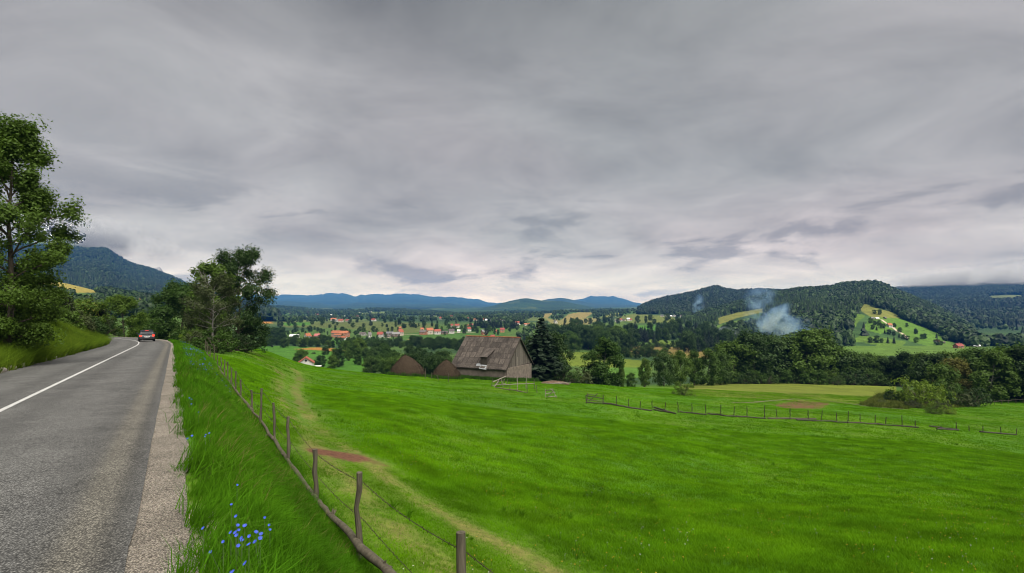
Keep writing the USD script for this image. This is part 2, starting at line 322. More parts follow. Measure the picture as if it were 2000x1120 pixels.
N = lambda kind, **kw: (kind, kw)
ground_mat = usdkit.material(stage, LK + "ground", {
    "a": ("attribute", {"attribute": "col"}), "g": ("geometry", {}),
    "n": ("noise_texture", {"scale": 7.0, "detail": 5.0, "roughness": .7}), "m": ("map_range", {"from_min": .3, "from_max": .7, "to_min": .62, "to_max": 1.35}),
    "n2": ("noise_texture", {"scale": .11, "detail": 3.0}), "m2": ("map_range", {"from_min": .3, "from_max": .7, "to_min": .8, "to_max": 1.2}),
    "x": ("mix", {"mix_type": "multiply", "fac": 1.0}), "y": ("mix", {"mix_type": "multiply", "fac": 1.0}),
    "nb": ("noise_texture", {"scale": 22.0, "detail": 3.0}), "b": ("bump", {"strength": .6, "distance": .06}),
    "p": ("principled_bsdf", {"roughness": .9, "specular_ior_level": .15})},
    [("g.position", "n.vector"), ("g.position", "n2.vector"), ("g.position", "nb.vector"), ("n.fac", "m.value"), ("n2.fac", "m2.value"), ("a.color", "x.color1"), ("m.result", "x.color2"),
     ("x.color", "y.color1"), ("m2.result", "y.color2"), ("y.color", "p.base_color"), ("nb.fac", "b.height"), ("b.normal", "p.normal")], surface="p.BSDF")
_tt = np.arctan(np.concatenate([np.linspace(-1.3, 1.3, 760)]))
_back = np.linspace(_tt[-1], 2 * PI + _tt[0], 70)[1:-1]
PHI = np.concatenate([_tt, _back]); RR = np.exp(np.linspace(math.log(0.9), math.log(15000), 640))
_ph, _rr = np.meshgrid(PHI, RR, indexing="ij")
GX, GY = np.sin(_ph) * _rr, np.cos(_ph) * _rr
GZ = H(GX, GY)
_nr, _np = len(RR), len(PHI)
_i, _j = np.meshgrid(np.arange(_np), np.arange(_nr - 1), indexing="ij")
_q = np.stack([_i * _nr + _j, _i * _nr + _j + 1, ((_i + 1) % _np) * _nr + _j + 1, ((_i + 1) % _np) * _nr + _j], -1).reshape(-1, 4)[:, ::-1]
_gv = np.stack([GX, GY, GZ], -1).reshape(-1, 3)
_cap = np.array([0, 0, float(np.mean(GZ[:, 0]))])
_gf = np.vstack([_q[:, [0, 1, 2]], _q[:, [0, 2, 3]], np.stack([np.full(_np, len(_gv)), ((np.arange(_np) + 1) % _np) * _nr, np.arange(_np) * _nr], 1)])
_gc = ground_colour(GX, GY, GZ).reshape(-1, 3)
top("ground", (np.vstack([_gv, _cap]), _gf), ground_mat, "green meadow slope and patchwork of fields across the valley", None, kind="structure", smooth=True, col=np.vstack([_gc, _gc[:1]]))

# ------------------------------------------------------------------ road, marking, gravel shoulder
def ribbon(d0, d1, lift, i0=0, i1=None, nd=10, fn=None):
    C, Nn, Z = RC[i0:i1], RN[i0:i1], RZ[i0:i1]
    ds = np.linspace(0, 1, nd)
    s = np.arange(len(C)) * .5
    a = d0(s) if callable(d0) else np.full(len(C), d0); b = d1(s) if callable(d1) else np.full(len(C), d1)
    D = a[:, None] + (b - a)[:, None] * ds[None]
    X = C[:, None, 0] + Nn[:, None, 0] * D; Y = C[:, None, 1] + Nn[:, None, 1] * D
    Zz = np.repeat(Z[:, None], nd, 1) + (lift(D, X, Y) if callable(lift) else lift)
    v = np.stack([X, Y, Zz], -1).reshape(-1, 3); i, j = np.meshgrid(np.arange(len(C) - 1), np.arange(nd - 1), indexing="ij")
    q = np.stack([i * nd + j, i * nd + j + 1, (i + 1) * nd + j + 1, (i + 1) * nd + j], -1).reshape(-1, 4)
    return (v, q), D.ravel(), v
asphalt = usdkit.material(stage, LK + "asphalt", {
    "a": ("attribute", {"attribute": "col"}), "g": ("geometry", {}),
    "v": ("voronoi_texture", {"scale": 75.0}), "r": ("rgb_ramp", {"ramp": ramp((0.0, 2.1), (0.22, 1.5), (.45, .75), (.8, .35))}),
    "vw": ("white_noise_texture", {}), "r2": ("map_range", {"to_min": .35, "to_max": 1.75}),
    "n": ("noise_texture", {"scale": 1.2, "detail": 5.0, "roughness": .65}), "m": ("map_range", {"from_min": .3, "from_max": .7, "to_min": .78, "to_max": 1.22}),
    "x": ("mix", {"mix_type": "multiply", "fac": 1.0}), "y": ("mix", {"mix_type": "multiply", "fac": 1.0}), "z": ("mix", {"mix_type": "multiply", "fac": 0.8}),
    "nc": ("noise_texture", {"scale": .55, "detail": 5.0, "roughness": .6, "distortion": 1.2}), "c0": ("math", {"math_type": "subtract", "value2": .5}), "c1": ("math", {"math_type": "absolute"}), "c2": ("map_range", {"from_min": .0, "from_max": .007, "to_min": .35, "to_max": 1.0, "clamp": True}),
    "w": ("mix", {"mix_type": "multiply", "fac": .75}), "b": ("bump", {"strength": .7, "distance": .008, "invert": True}), "p": ("principled_bsdf", {"roughness": .78, "specular_ior_level": .35})},
    [("g.position", "v.vector"), ("g.position", "n.vector"), ("v.distance", "r.fac"), ("v.color", "vw.vector"), ("vw.value", "r2.value"), ("n.fac", "m.value"), ("a.color", "x.color1"), ("r.color", "x.color2"),
     ("x.color", "y.color1"), ("m.result", "y.color2"), ("y.color", "z.color1"), ("r2.result", "z.color2"), ("g.position", "nc.vector"), ("nc.fac", "c0.value1"), ("c0.value", "c1.value1"), ("c1.value", "c2.value"), ("z.color", "w.color1"), ("c2.result", "w.color2"), ("w.color", "p.base_color"), ("v.distance", "b.height"), ("b.normal", "p.normal")], surface="p.BSDF")
edge_l = lambda s: -HW - .12 * (n2(s, 0 * s, 1.5, 31) - .5)
edge_r = lambda s: HW + .05 * (n2(s, 0 * s, .9, 32) - .5)
(_rm, _D, _rv) = ribbon(edge_l, edge_r, lambda D, X, Y: .025 * (1 - (D / HW) ** 2), nd=41)
lane = np.abs(np.abs(_D) - 1.25)
worn = smooth(.28, .62, np.abs(lane - .55) * 1.0)           # polished wheel paths and darker middles
base = np.array([.084, .083, .078])[None] * (0.86 + .30 * (1 - np.exp(-((np.abs(np.abs(_D) - 1.25) - .7) / .28) ** 2)))[:, None]
base *= (.88 + .24 * n2(_rv[:, 0], _rv[:, 1], 2.2, 33))[:, None]
base = base * (1 - .45 * smooth(.16, .02, np.abs(_D - (HW - .10))))[:, None]
dust = (smooth(HW - .55, HW - .35, _D) * smooth(HW - .08, HW - .22, _D))[:, None]
base = base * (1 - .55 * dust) + np.array([.135, .122, .092]) * .55 * dust
top("road", _rm, asphalt, "grey worn asphalt road with two lanes bending left", None, kind="structure", smooth=True, col=base)
paint = usdkit.material(stage, LK + "road_paint", {
    "g": ("geometry", {}), "n": ("noise_texture", {"scale": 26.0, "detail": 4.0, "roughness": .7}), "r": ("rgb_ramp", {"ramp": ramp((.38, (.20, .20, .19)), (.50, (.40, .40, .385)), (.7, (.50, .50, .48)))}),
    "p": ("principled_bsdf", {"roughness": .6})}, [("g.position", "n.vector"), ("n.fac", "r.fac"), ("r.color", "p.base_color")], surface="p.BSDF")
(_lm, _, _) = ribbon(lambda s: -.05 + .012 * n2(s, 0 * s, .4, 34), lambda s: .048 + .012 * n2(s, 0 * s, .5, 35), .030, nd=3)
top("road_marking", _lm, paint, "solid white centre line along the road", None, kind="structure")
gravel = usdkit.material(stage, LK + "gravel", {
    "g": ("geometry", {}), "v": ("voronoi_texture", {"scale": 85.0}), "r": ("rgb_ramp", {"ramp": ramp((0.0, (.36, .342, .31)), (.35, (.28, .264, .236)), (.7, (.11, .103, .09)))}),
    "vw": ("white_noise_texture", {}), "r2": ("rgb_ramp", {"ramp": ramp((0.0, (.5, .45, .4)), (.5, (1.0, .95, .9)), (1.0, (1.5, 1.4, 1.25)))}),
    "n": ("noise_texture", {"scale": 2.0, "detail": 4.0}), "m": ("map_range", {"from_min": .3, "from_max": .7, "to_min": .75, "to_max": 1.2}),
    "x": ("mix", {"mix_type": "multiply", "fac": 1.0}), "y": ("mix", {"mix_type": "multiply", "fac": 1.0}),
    "b": ("bump", {"strength": 1.0, "distance": .02, "invert": True}), "p": ("principled_bsdf", {"roughness": .9, "specular_ior_level": .2})},
    [("g.position", "v.vector"), ("v.distance", "r.fac"), ("v.color", "vw.vector"), ("vw.value", "r2.fac"), ("r.color", "x.color1"), ("r2.color", "x.color2"), ("g.position", "n.vector"), ("n.fac", "m.value"),
     ("x.color", "y.color1"), ("m.result", "y.color2"), ("y.color", "p.base_color"), ("v.distance", "b.height"), ("b.normal", "p.normal")], surface="p.BSDF")
_sw = PchipInterpolator([0, 35, 42, 45, 48.5, 50, 60, 80, 95, 110, 140, 170], [.9, .9, .8, .62, .40, .38, .42, .50, .6, .7, .7, .5])
(_sm, _, _) = ribbon(lambda s: HW - .02 + 0 * s, lambda s: HW + _sw(np.clip(s, 0, 170)) + .25 * (n2(s, 0 * s, .8, 36) - .5), lambda D, X, Y: -.012 - .05 * smooth(HW + .0, HW + 1.0, D), nd=8)
_sm = (_sm[0] if not callable(_sm[0]) else _sm[0], _sm[1])
top("gravel_shoulder", _sm, gravel, "strip of pale gravel along the right edge of the road", None, kind="structure", smooth=True)
# ------------------------------------------------------------------ hills and mountains
HILLS = {}
FOREST, FORLT = np.array([.020, .046, .013]), np.array([.040, .085, .018])
def hill(name, sil, Yr, Y0, zb, drop=0.0, rag=0.0, Yend=None, power=.85, rough=1.0, fields=(), colour=None, label=None, nt=260, ny=110, seed=0, plain=None):
    s = np.array(sil, float); tr = (s[:, 0] - 1000) / 1000; f = PchipInterpolator(tr, s[:, 1])
    t0, t1 = tr[0], tr[-1]; Yend = Yend or Yr + .7 * (Yr - Y0); L = Yr - Y0
    def z(x, y):
        x = np.asarray(x, float); y = np.asarray(y, float)
        t = np.clip(x / np.maximum(y, 1), t0, t1)
        zr = EYE - (f(t) - 600) / 1000 * Yr - drop
        if rag: zr = zr + (n2(t * 1000, 0 * t, 22, 30 + seed, 4) - .5) * rag / 1000 * Yr
        u = (y - Y0) / L
        p = np.where(u < 1, np.clip(u, 0, 1) ** power * (1 - .12 * np.sin(np.clip(u, 0, 1) * PI) ** 2), 1 - smooth(0, 1, (y - Yr) / (Yend - Yr)))
        g = (n2(x, y, L * .16, 40 + seed, 4) - .5) * .20 * rough * np.abs(zr - zb) * np.sin(np.clip(u, 0, 1) * PI) ** .8
        g += (n2(x, y, L * .05, 41 + seed, 3) - .5) * .05 * rough * np.abs(zr - zb) * smooth(0, .2, u)
        e = smooth(t0, t0 + .02, t) * smooth(t1, t1 - .02, t)
        return zb + ((zr - zb) * p + g) * e - 2 * (1 - e)
    tt = np.linspace(t0, t1, nt); yy = np.concatenate([np.linspace(Y0, Yr, int(ny * .75)), np.linspace(Yr, Yend, ny - int(ny * .75) + 1)[1:]])
    T, Yg = np.meshgrid(tt, yy, indexing="ij"); X = T * Yg; Z = z(X, Yg)
    i, j = np.meshgrid(np.arange(nt - 1), np.arange(ny - 1), indexing="ij")
    q = np.stack([i * ny + j, (i + 1) * ny + j, (i + 1) * ny + j + 1, i * ny + j + 1], -1).reshape(-1, 4)
    px = 1000 + 1000 * T; py = 600 + 1000 * (EYE - Z) / Yg
    tone = smooth(.35, .65, n2(X, Yg, L * .12, 50 + seed, 4))[..., None]
    c = FOREST * (1 - tone) + FORLT * tone if plain is None else np.array(plain) * (.85 + .3 * tone)
    if colour: c = colour(X, Yg, Z, c)
    wob = (n2(X, Yg, L * .03, 52 + seed) - .5) * 6
    fm = np.zeros(X.shape, bool)
    for poly, colr in fields:
        m = in_poly(px + wob, py + wob * .5, poly) & (Yg < Yr); fm |= m
        c = np.where(m[..., None], np.array(colr) * (.8 + .4 * n2(X, Yg, L * .02, 53))[..., None], c)
    top(name, (np.stack([X, Yg, Z], -1).reshape(-1, 3), q), ground_mat, label, None, kind="structure", smooth=True, col=np.clip(c, .002, 1).reshape(-1, 3))
    def in_field(x, y):
        zz = z(x, y); a = 1000 + 1000 * x / y; b = 600 + 1000 * (EYE - zz) / y
        m = np.zeros(np.shape(x), bool)
        for poly, _ in fields:
            for hh in (0, 6000, 12000, 17000): m |= in_poly(a, b - hh / y, poly)
        return m
    HILLS[label] = dict(z=z, t0=t0, t1=t1, Y0=Y0, Yr=Yr, in_field=in_field)
    return HILLS[label]
MG, MY = (.065, .115, .014), (.115, .122, .024)
B_FIELDS = [
    ([(1674, 603), (1688, 593), (1718, 604), (1739, 609), (1757, 618), (1755, 625), (1718, 621), (1698, 618)], MY),
    ([(1657, 637), (1674, 614), (1691, 616), (1681, 624), (1669, 639)], MG),
    ([(1703, 620), (1757, 622), (1790, 634), (1820, 646), (1844, 658), (1862, 670), (1890, 676), (1888, 690), (1868, 687), (1847, 678), (1820, 678), (1778, 668), (1769, 662), (1745, 643), (1720, 652), (1700, 648), (1682, 641), (1694, 630)], (.062, .125, .012)),
    ([(1660, 668), (1682, 655), (1709, 658), (1769, 667), (1763, 676), (1751, 688), (1688, 687), (1715, 676), (1690, 670)], MG),
    ([(1398, 622), (1440, 611), (1492, 602), (1494, 609), (1440, 622), (1405, 634)], MY),
    ([(1395, 637), (1450, 624), (1470, 622), (1430, 634), (1398, 644)], MG),
    ([(1300, 655), (1350, 640), (1392, 633), (1398, 639), (1350, 650), (1310, 662)], MY)]
hB = hill("hill", [(1225, 632), (1260, 626), (1320, 617), (1380, 607), (1440, 592), (1500, 574), (1560, 566), (1620, 561), (1660, 553), (1700, 551), (1716, 552), (1745, 566), (1800, 587), (1850, 610), (1900, 633), (1960, 652), (2080, 672)],
          1300, 540, -42, drop=9, fields=B_FIELDS, label="forested hill with bright meadows and a house on its flank", nt=420, ny=200, seed=1)
hA = hill("hill", [(1225, 616), (1245, 603), (1262, 594), (1300, 582), (1345, 573), (1380, 564), (1395, 561), (1415, 566), (1440, 569), (1480, 567), (1530, 569), (1580, 572), (1700, 592), (1760, 610)],
          2200, 1350, -30, drop=8, label="dark steep forested hill behind the hillside hamlet", seed=2)
hC = hill("mountain", [(1620, 610), (1690, 580), (1745, 566), (1800, 561), (1860, 557), (1950, 553), (2060, 548), (2200, 550)], 3200, 1150, -44, drop=6, power=1.25,
          fields=[([(1925, 580), (1965, 576), (2000, 577), (1995, 582), (1940, 583)], (.08, .095, .03))], label="dark wooded mountain on the right vanishing into low cloud", seed=3)
def rocky(X, Y, Z, c):
    r = smooth(285, 380, Z + 110 * (n2(X, Z * 2.2, 60, 61, 4) - .5)) * smooth(.44, .56, n2(X * 1.5, Z * .6, 45, 62, 4))
    sc = smooth(.69, .73, n2(X * 1.2, Z * 2, 90, 64, 3)) * smooth(60, 140, Z)
    r = np.maximum(r, sc)[..., None]
    return c * (1 - r) + np.array([.30, .29, .28]) * r
hM = hill("mountain", [(-260, 470), (40, 462), (130, 470), (170, 476), (205, 480), (225, 497), (260, 516), (300, 528), (345, 545), (380, 562), (430, 578), (480, 584), (508, 590), (528, 600), (545, 612), (565, 624)],
          3000, 1150, -20, drop=8, colour=rocky, label="tall dark wooded mountain on the left with pale crags near its cloudy top", nt=340, ny=160, seed=4)
hill("mountain", [(255, 580), (285, 548), (294, 531), (302, 524), (310, 522), (318, 530), (326, 540), (350, 570)], 4600, 3900, 0, drop=0, plain=(.16, .16, .16), label="grey crag peak showing behind the left mountain's slope", nt=80, ny=50, seed=5)
FP = (.075, .10, .024)
def patched(scale, thr, seed, col=FP):
    def fn(X, Y, Z, c):
        m = smooth(thr, thr + .04, n2(X, Y * .5, scale, seed, 4))[..., None]
        return c * (1 - m) + np.array(col) * (.6 + .9 * n2(X, Y, scale * 2.5, seed + 1))[..., None] * m
    return fn
hG = hill("hill", [(470, 592), (530, 597), (580, 601), (650, 606), (720, 603), (790, 604), (860, 608), (930, 610), (1000, 607), (1060, 609), (1120, 607), (1180, 603), (1240, 604), (1310, 612)], 3500, 2100, -34, colour=patched(130, .53, 70), drop=4, label="low rolling wooded hills with scattered clearings beyond the village", nt=300, ny=90, seed=6)
hH = hill("hill", [(880, 628), (960, 620), (1010, 616), (1060, 611), (1110, 607), (1150, 608), (1200, 606), (1240, 604), (1300, 612), (1420, 622)], 2000, 1250, -34, drop=5,
          fields=[([(1030, 621), (1062, 613), (1082, 611), (1068, 622), (1040, 629)], TAN), ([(1095, 627), (1110, 614), (1140, 608), (1160, 612), (1130, 627), (1105, 632)], TAN), ([(1160, 628), (1190, 612), (1212, 611), (1206, 620), (1180, 630)], MY), ([(1215, 618), (1260, 608), (1300, 614), (1330, 622), (1250, 625)], MG)],
          label="low hillside striped with tan hay fields right of the village", nt=240, ny=80, seed=7)
hill("hill", [(860, 610), (930, 603), (970, 596), (1000, 587), (1030, 583), (1060, 587), (1090, 588), (1130, 594), (1165, 601), (1220, 606)], 5200, 3700, -25, rag=3, plain=(.014, .034, .013), colour=patched(160, .62, 74, (.035, .055, .018)), label="long blue wooded hill in the middle distance", nt=180, ny=60, seed=8)
hill("mountain", [(1000, 603), (1050, 589), (1080, 584), (1100, 582), (1125, 587), (1160, 592), (1200, 594), (1270, 600)], 8500, 6500, -10, rag=6, plain=(.014, .030, .015), label="pale blue ridge peeping over the long blue hill", nt=120, ny=50, seed=9)
hill("mountain", [(330, 596), (430, 585), (500, 578), (540, 576), (600, 578), (640, 573), (700, 578), (770, 575), (830, 579), (900, 583), (960, 590), (1020, 592), (1080, 592), (1130, 584), (1180, 578), (1230, 588), (1300, 602)], 12500, 8500, 0, rag=8, nt=620, plain=(.010, .026, .014), label="far blue mountain range under the cloud base", ny=60, seed=10)
hill("mountain", [(420, 598), (480, 590), (540, 587), (600, 590), (660, 594), (720, 591), (790, 595), (860, 593), (930, 598), (1000, 601)], 8200, 5600, -10, rag=7, nt=300, plain=(.012, .030, .014), label="middle blue ridge in front of the far blue range", ny=50, seed=11)
# ------------------------------------------------------------------ plants
def leaf_mat(name, col, col2, trans=.3, rnd=.35):
    return usdkit.material(stage, LK + name, {
        "oi": ("object_info", {}), "g": ("geometry", {}), "r1": ("mix", {"mix_type": "mix", "color1": col, "color2": col2}),
        "m": ("map_range", {"to_min": 1 - rnd, "to_max": 1 + rnd}), "o": ("map_range", {"to_min": .72, "to_max": 1.3}),
        "x": ("mix", {"mix_type": "multiply", "fac": 1.0}), "y": ("mix", {"mix_type": "multiply", "fac": 1.0}),
        "d": ("principled_bsdf", {"roughness": .6, "specular_ior_level": .25}), "t": ("translucent_bsdf", {}), "mx": ("mix_closure", {"fac": trans})},
        [("g.random_per_island", "m.value"), ("oi.random", "o.value"), ("oi.random", "r1.fac"), ("r1.color", "x.color1"), ("m.result", "x.color2"), ("x.color", "y.color1"), ("o.result", "y.color2"),
         ("y.color", "d.base_color"), ("y.color", "t.color"), ("d.BSDF", "mx.closure1"), ("t.BSDF", "mx.closure2")], surface="mx.closure")
LEAF = {
    "dark": leaf_mat("leaf_dark", (.032, .078, .010), (.046, .090, .011), .35),
    "mid": leaf_mat("leaf_mid", (.060, .138, .010), (.086, .150, .013), .4),
    "bright": leaf_mat("leaf_bright", (.13, .235, .012), (.165, .25, .018), .45),
    "yellow": leaf_mat("leaf_yellow", (.13, .145, .014), (.16, .145, .016), .4),
    "olive": leaf_mat("leaf_olive", (.055, .078, .018), (.065, .085, .024)),
    "spruce": leaf_mat("leaf_spruce", (.009, .024, .008), (.014, .032, .009), .1),
    "forest": leaf_mat("leaf_forest", (.012, .032, .009), (.036, .072, .012), .15, .3),
    "deep": leaf_mat("leaf_deep_forest", (.009, .024, .010), (.022, .046, .012), .1, .3),
    "brown": leaf_mat("leaf_brown", (.075, .060, .028), (.09, .075, .03), .2),
}
def wood_mat(name, a, b, sc=18.0, stretch=(1, 1, .12), rough=.85):
    return usdkit.material(stage, LK + name, {
        "tc": ("texture_coordinate", {}), "mp": ("mapping", {"scale": stretch}), "n": ("noise_texture", {"scale": sc, "detail": 6.0, "roughness": .65, "distortion": .6}),
        "r": ("rgb_ramp", {"ramp": ramp((.3, a), (.7, b))}), "b": ("bump", {"strength": .8, "distance": .012}), "p": ("principled_bsdf", {"roughness": rough, "specular_ior_level": .2})},
        [("tc.object", "mp.vector"), ("mp.vector", "n.vector"), ("n.fac", "r.fac"), ("r.color", "p.base_color"), ("n.fac", "b.height"), ("b.normal", "p.normal")], surface="p.BSDF")
bark = wood_mat("bark", (.035, .028, .020), (.105, .088, .066), 14.0)
bark_grey = wood_mat("bark_grey", (.10, .095, .085), (.24, .225, .20), 14.0)
def leaf_quads(P, Nrm, size, rng, aspect=.55):
    n = len(P)
    Nrm = Nrm / (np.linalg.norm(Nrm, axis=1, keepdims=True) + 1e-9)
    a = rng.normal(size=(n, 3)); u = np.cross(Nrm, a); u /= np.linalg.norm(u, axis=1, keepdims=True) + 1e-9; w = np.cross(Nrm, u)
    s = (size * rng.uniform(.6, 1.35, n))[:, None]
    v = np.stack([P - u * s, P + w * s * aspect + Nrm * s * .12, P + u * s, P - w * s * aspect + Nrm * s * .12], 1).reshape(-1, 3)
    i = np.arange(n)[:, None] * 4
    return v, np.vstack([i + [[0, 1, 2]], i + [[0, 2, 3]]])
def grow(h, r, seed, n_limb=14, z0=.18, profile=None, leaf=.12, per=60, clump=.45, up=.55, sub=5, trunk_r=None, lean=(0, 0), bare=0.0, droop=0.0, k=6, dens=None):
    """a broadleaf tree: returns trunk mesh, list of limb meshes, crown mesh"""
    rng = np.random.default_rng(seed)
    prof = profile or (lambda z: math.sin(PI * min(max((z - z0 * .6) / (1.03 - z0 * .6), 0), 1) ** .8) ** .6)
    tr = trunk_r or h * .018
    m = 9; zz = np.linspace(0, h * .93, m)
    tx = np.cumsum(rng.normal(0, h * .010, m)); ty = np.cumsum(rng.normal(0, h * .010, m)); tx -= tx[0]; ty -= ty[0]
    T = np.stack([tx + lean[0] * (zz / h) ** 1.4 * h, ty + lean[1] * (zz / h) ** 1.4 * h, zz - .15], 1)
    trunk = MB().tube(T, tr * (1.0 - .88 * (zz / zz[-1]) ** .9) * (1 + .5 * np.exp(-zz / (h * .03))), 8)
    limbs, cl = [], []
    for i in range(n_limb):
        zf = z0 + (.93 - z0) * ((i + rng.uniform(0, .8)) / n_limb)
        az = i * 2.399 + rng.normal(0, .4)
        L = r * prof(zf + .06) * rng.uniform(.72, 1.12)
        b = np.array([np.interp(zf * h, zz, T[:, 0]), np.interp(zf * h, zz, T[:, 1]), zf * h - .15])
        el = up * (0.4 + zf) + rng.normal(0, .12)
        q = np.linspace(0, 1, 6)
        hor = L * q; ver = L * (math.tan(min(el, 1.1)) * q * (1 - .35 * q) - droop * q * q)
        bend = rng.normal(0, .18)
        pts = np.stack([b[0] + np.cos(az + bend * q) * hor, b[1] + np.sin(az + bend * q) * hor, b[2] + ver], 1) + rng.normal(0, L * .02, (6, 3)) * q[:, None]
        lr = max(tr * .42 * (1 - .6 * zf), .012)
        mb = MB().tube(pts, lr * (1 - .82 * q), k - 1, False)
        for j in range(sub):
            qq = rng.uniform(.3, 1.0) if j else 1.0
            s0 = np.array([np.interp(qq, q, pts[:, c]) for c in range(3)])
            d = pts[-1] - pts[0]; d /= np.linalg.norm(d) + 1e-9
            d = d + rng.normal(0, .8, 3) + np.array([0, 0, .35 - droop]); d /= np.linalg.norm(d)
            l2 = L * rng.uniform(.22, .42) * (1.15 - .5 * qq)
            e = s0 + d * l2
            mb.tube([s0, (s0 + e) / 2 + rng.normal(0, l2 * .08, 3), e], [lr * .4, lr * .25, lr * .1], 4, False)
            if rng.uniform() >= bare: cl += [(e, clump * rng.uniform(.65, 1.25)), ((s0 * .45 + e * .55), clump * rng.uniform(.5, .95))]
        for qq in (.45, .7, .95):
            if rng.uniform() >= bare:
                s0 = np.array([np.interp(qq, q, pts[:, c]) for c in range(3)]); cl.append((s0 + rng.normal(0, .35 * clump, 3) + [0, 0, .3 * clump], clump * rng.uniform(.8, 1.4)))
        limbs.append(mb.out())
    top_ = T[-1]
    for j in range(5): cl.append((top_ + rng.normal(0, r * .10, 3) + [0, 0, h * .02], clump * rng.uniform(.6, 1)))
    C = np.array([c for c, _ in cl]); R = np.array([q for _, q in cl])
    idx = np.repeat(np.arange(len(C)), per)
    d = rng.normal(size=(len(idx), 3)); d /= np.linalg.norm(d, axis=1, keepdims=True)
    rad = rng.uniform(0, 1, len(idx)) ** .45
    P = C[idx] + d * (R[idx] * rad)[:, None] * np.array([1, 1, 1.05])
    P[:, 2] -= droop * .25 * rad * R[idx]
    ctr = np.array([0, 0, h * .5]); o = P - ctr; o /= np.linalg.norm(o, axis=1, keepdims=True)
    Nn = d * .7 + o * .4 + rng.normal(0, .5, P.shape) + [0, 0, .45]
    P = P[P[:, 2] > .05]; Nn = Nn[-len(P):]
    return trunk.out(), limbs, leaf_quads(P, Nn, leaf, rng)
def shrub(h, r, seed, n=44, per=44, leaf=.10, clump=.42):
    """a bush: several stems from one foot, foliage to the ground"""
    rng = np.random.default_rng(seed); mb = MB(); cl = []
    for i in range(n):
        az = rng.uniform(0, 2 * PI); rr = r * math.sqrt(rng.uniform(0, 1)); z = h * rng.uniform(.12, 1.0) * math.sqrt(max(0, 1 - (rr / r) ** 2 * .85))
        e = np.array([math.cos(az) * rr, math.sin(az) * rr, max(z, .1)])
        mb.tube([[0.05 * math.cos(az), .05 * math.sin(az), -.1], e * [.45, .45, .6], e], [.012 * h, .008 * h, .003 * h], 4, False)
        cl.append((e, clump * rng.uniform(.6, 1.3)))
    C = np.array([c for c, _ in cl]); R = np.array([q for _, q in cl]); idx = np.repeat(np.arange(n), per)
    d = rng.normal(size=(len(idx), 3)); d /= np.linalg.norm(d, axis=1, keepdims=True)
    P = C[idx] + d * (R[idx] * rng.uniform(0, 1, len(idx)) ** .5)[:, None]; P[:, 2] = np.maximum(P[:, 2], .02)
    return mb.out(), leaf_quads(P, d + rng.normal(0, .5, P.shape) + [0, 0, .5], leaf, rng)
def spruce(h, r, seed, tiers=26, leaf=.3):
    rng = np.random.default_rng(seed); P, Nn, S = [], [], []
    for i in range(tiers):
        zf = .06 + .93 * (i / (tiers - 1)) ** .95; R = r * (1 - zf) ** .8 * rng.uniform(.8, 1.15) + .1
        nb = max(4, int(11 * (1 - zf) + 4))
        for j in range(nb):
            az = j / nb * 2 * PI + rng.uniform(0, .7) + i; L = R * rng.uniform(.7, 1.15)
            for q in np.linspace(.2, 1, max(3, int(L / leaf * 1.6))):
                for _ in range(2):
                    P.append([math.cos(az) * L * q + rng.normal(0, .1 * L * q), math.sin(az) * L * q + rng.normal(0, .1 * L * q), zf * h - .28 * L * q * q + .06 * L * q + rng.normal(0, .08)])
                    Nn.append([math.cos(az) * .5 + rng.normal(0, .4), math.sin(az) * .5 + rng.normal(0, .4), .8])
    trunk = MB().tube([[0, 0, -.2], [0, 0, h * .5], [0, 0, h * .98]], [h * .016, h * .010, .01], 7)
    return trunk.out(), leaf_quads(np.array(P), np.array(Nn), leaf, rng)
def far_tree(seed, conifer):
    """a tree of the far woods, one unit high"""
    rng = np.random.default_rng(seed); mb = MB()
    if conifer:
        for a, b, R in ((.05, .55, .24), (.32, .80, .17), (.6, 1.0, .10)):
            k = 7; an = np.arange(k) / k * 2 * PI + rng.uniform(0, 1); rr = R * rng.uniform(.65, 1.25, k)
            ring = np.stack([np.cos(an) * rr, np.sin(an) * rr, a + rng.normal(0, .03, k)], 1)
            mb.add(np.vstack([ring, [[rng.normal(0, .01), rng.normal(0, .01), b]]]), [[i, (i + 1) % k, k] for i in range(k)])
    else:
        s = trimesh.creation.icosphere(1, 1.0); v = np.array(s.vertices) * (.72 + .5 * rng.uniform(0, 1, (len(s.vertices), 1)))
        v = v * [.30, .30, .40] + [0, 0, .56]; mb.add(v, s.faces)
        n = 26; d = rng.normal(size=(n, 3)); d /= np.linalg.norm(d, axis=1, keepdims=True)
        q, f = leaf_quads(d * [.31, .31, .42] + [0, 0, .56], d + rng.normal(0, .5, (n, 3)), np.full(n, .11), rng, .8); mb.add(q, f)
    mb.tube([[0, 0, -.1], [0, 0, .35]], [.02, .015], 4, False)
    return mb.out()
FAR = [far_tree(i, i < 3) for i in range(7)]

# templates: each a class prim with trunk and crown
TPL = {}
def tpl(key, trunk, limbs, crown, lm, bm=bark):
    c = template(key); p = c
    part("trunk", trunk, bm, p, smooth=True)
    if limbs is not None and len(limbs):
        mb = MB()
        for v, f in limbs: mb.add(v, f)
        part("branches", mb.out(), bm, p)
    part("crown", crown, LEAF[lm], p)
    TPL[key] = c.GetPath()
for i in range(4):
    for tone in ("dark", "mid"):
        if (i + (tone == "mid")) % 2 == 0 or i < 2:
            a, l, c = grow(12, 4.7, 100 + i, n_limb=22, z0=.05, leaf=.30, per=26, clump=1.35, sub=4, k=5); tpl(f"round_{tone}_{i}", a, l, c, tone)
for i in range(3):
    a, l, c = grow(15, 3.5, 120 + i, n_limb=28, z0=.04, leaf=.30, per=24, clump=1.2, sub=4, up=.9, k=5); tpl(f"tall_{i}", a, l, c, ("dark", "mid", "mid")[i])
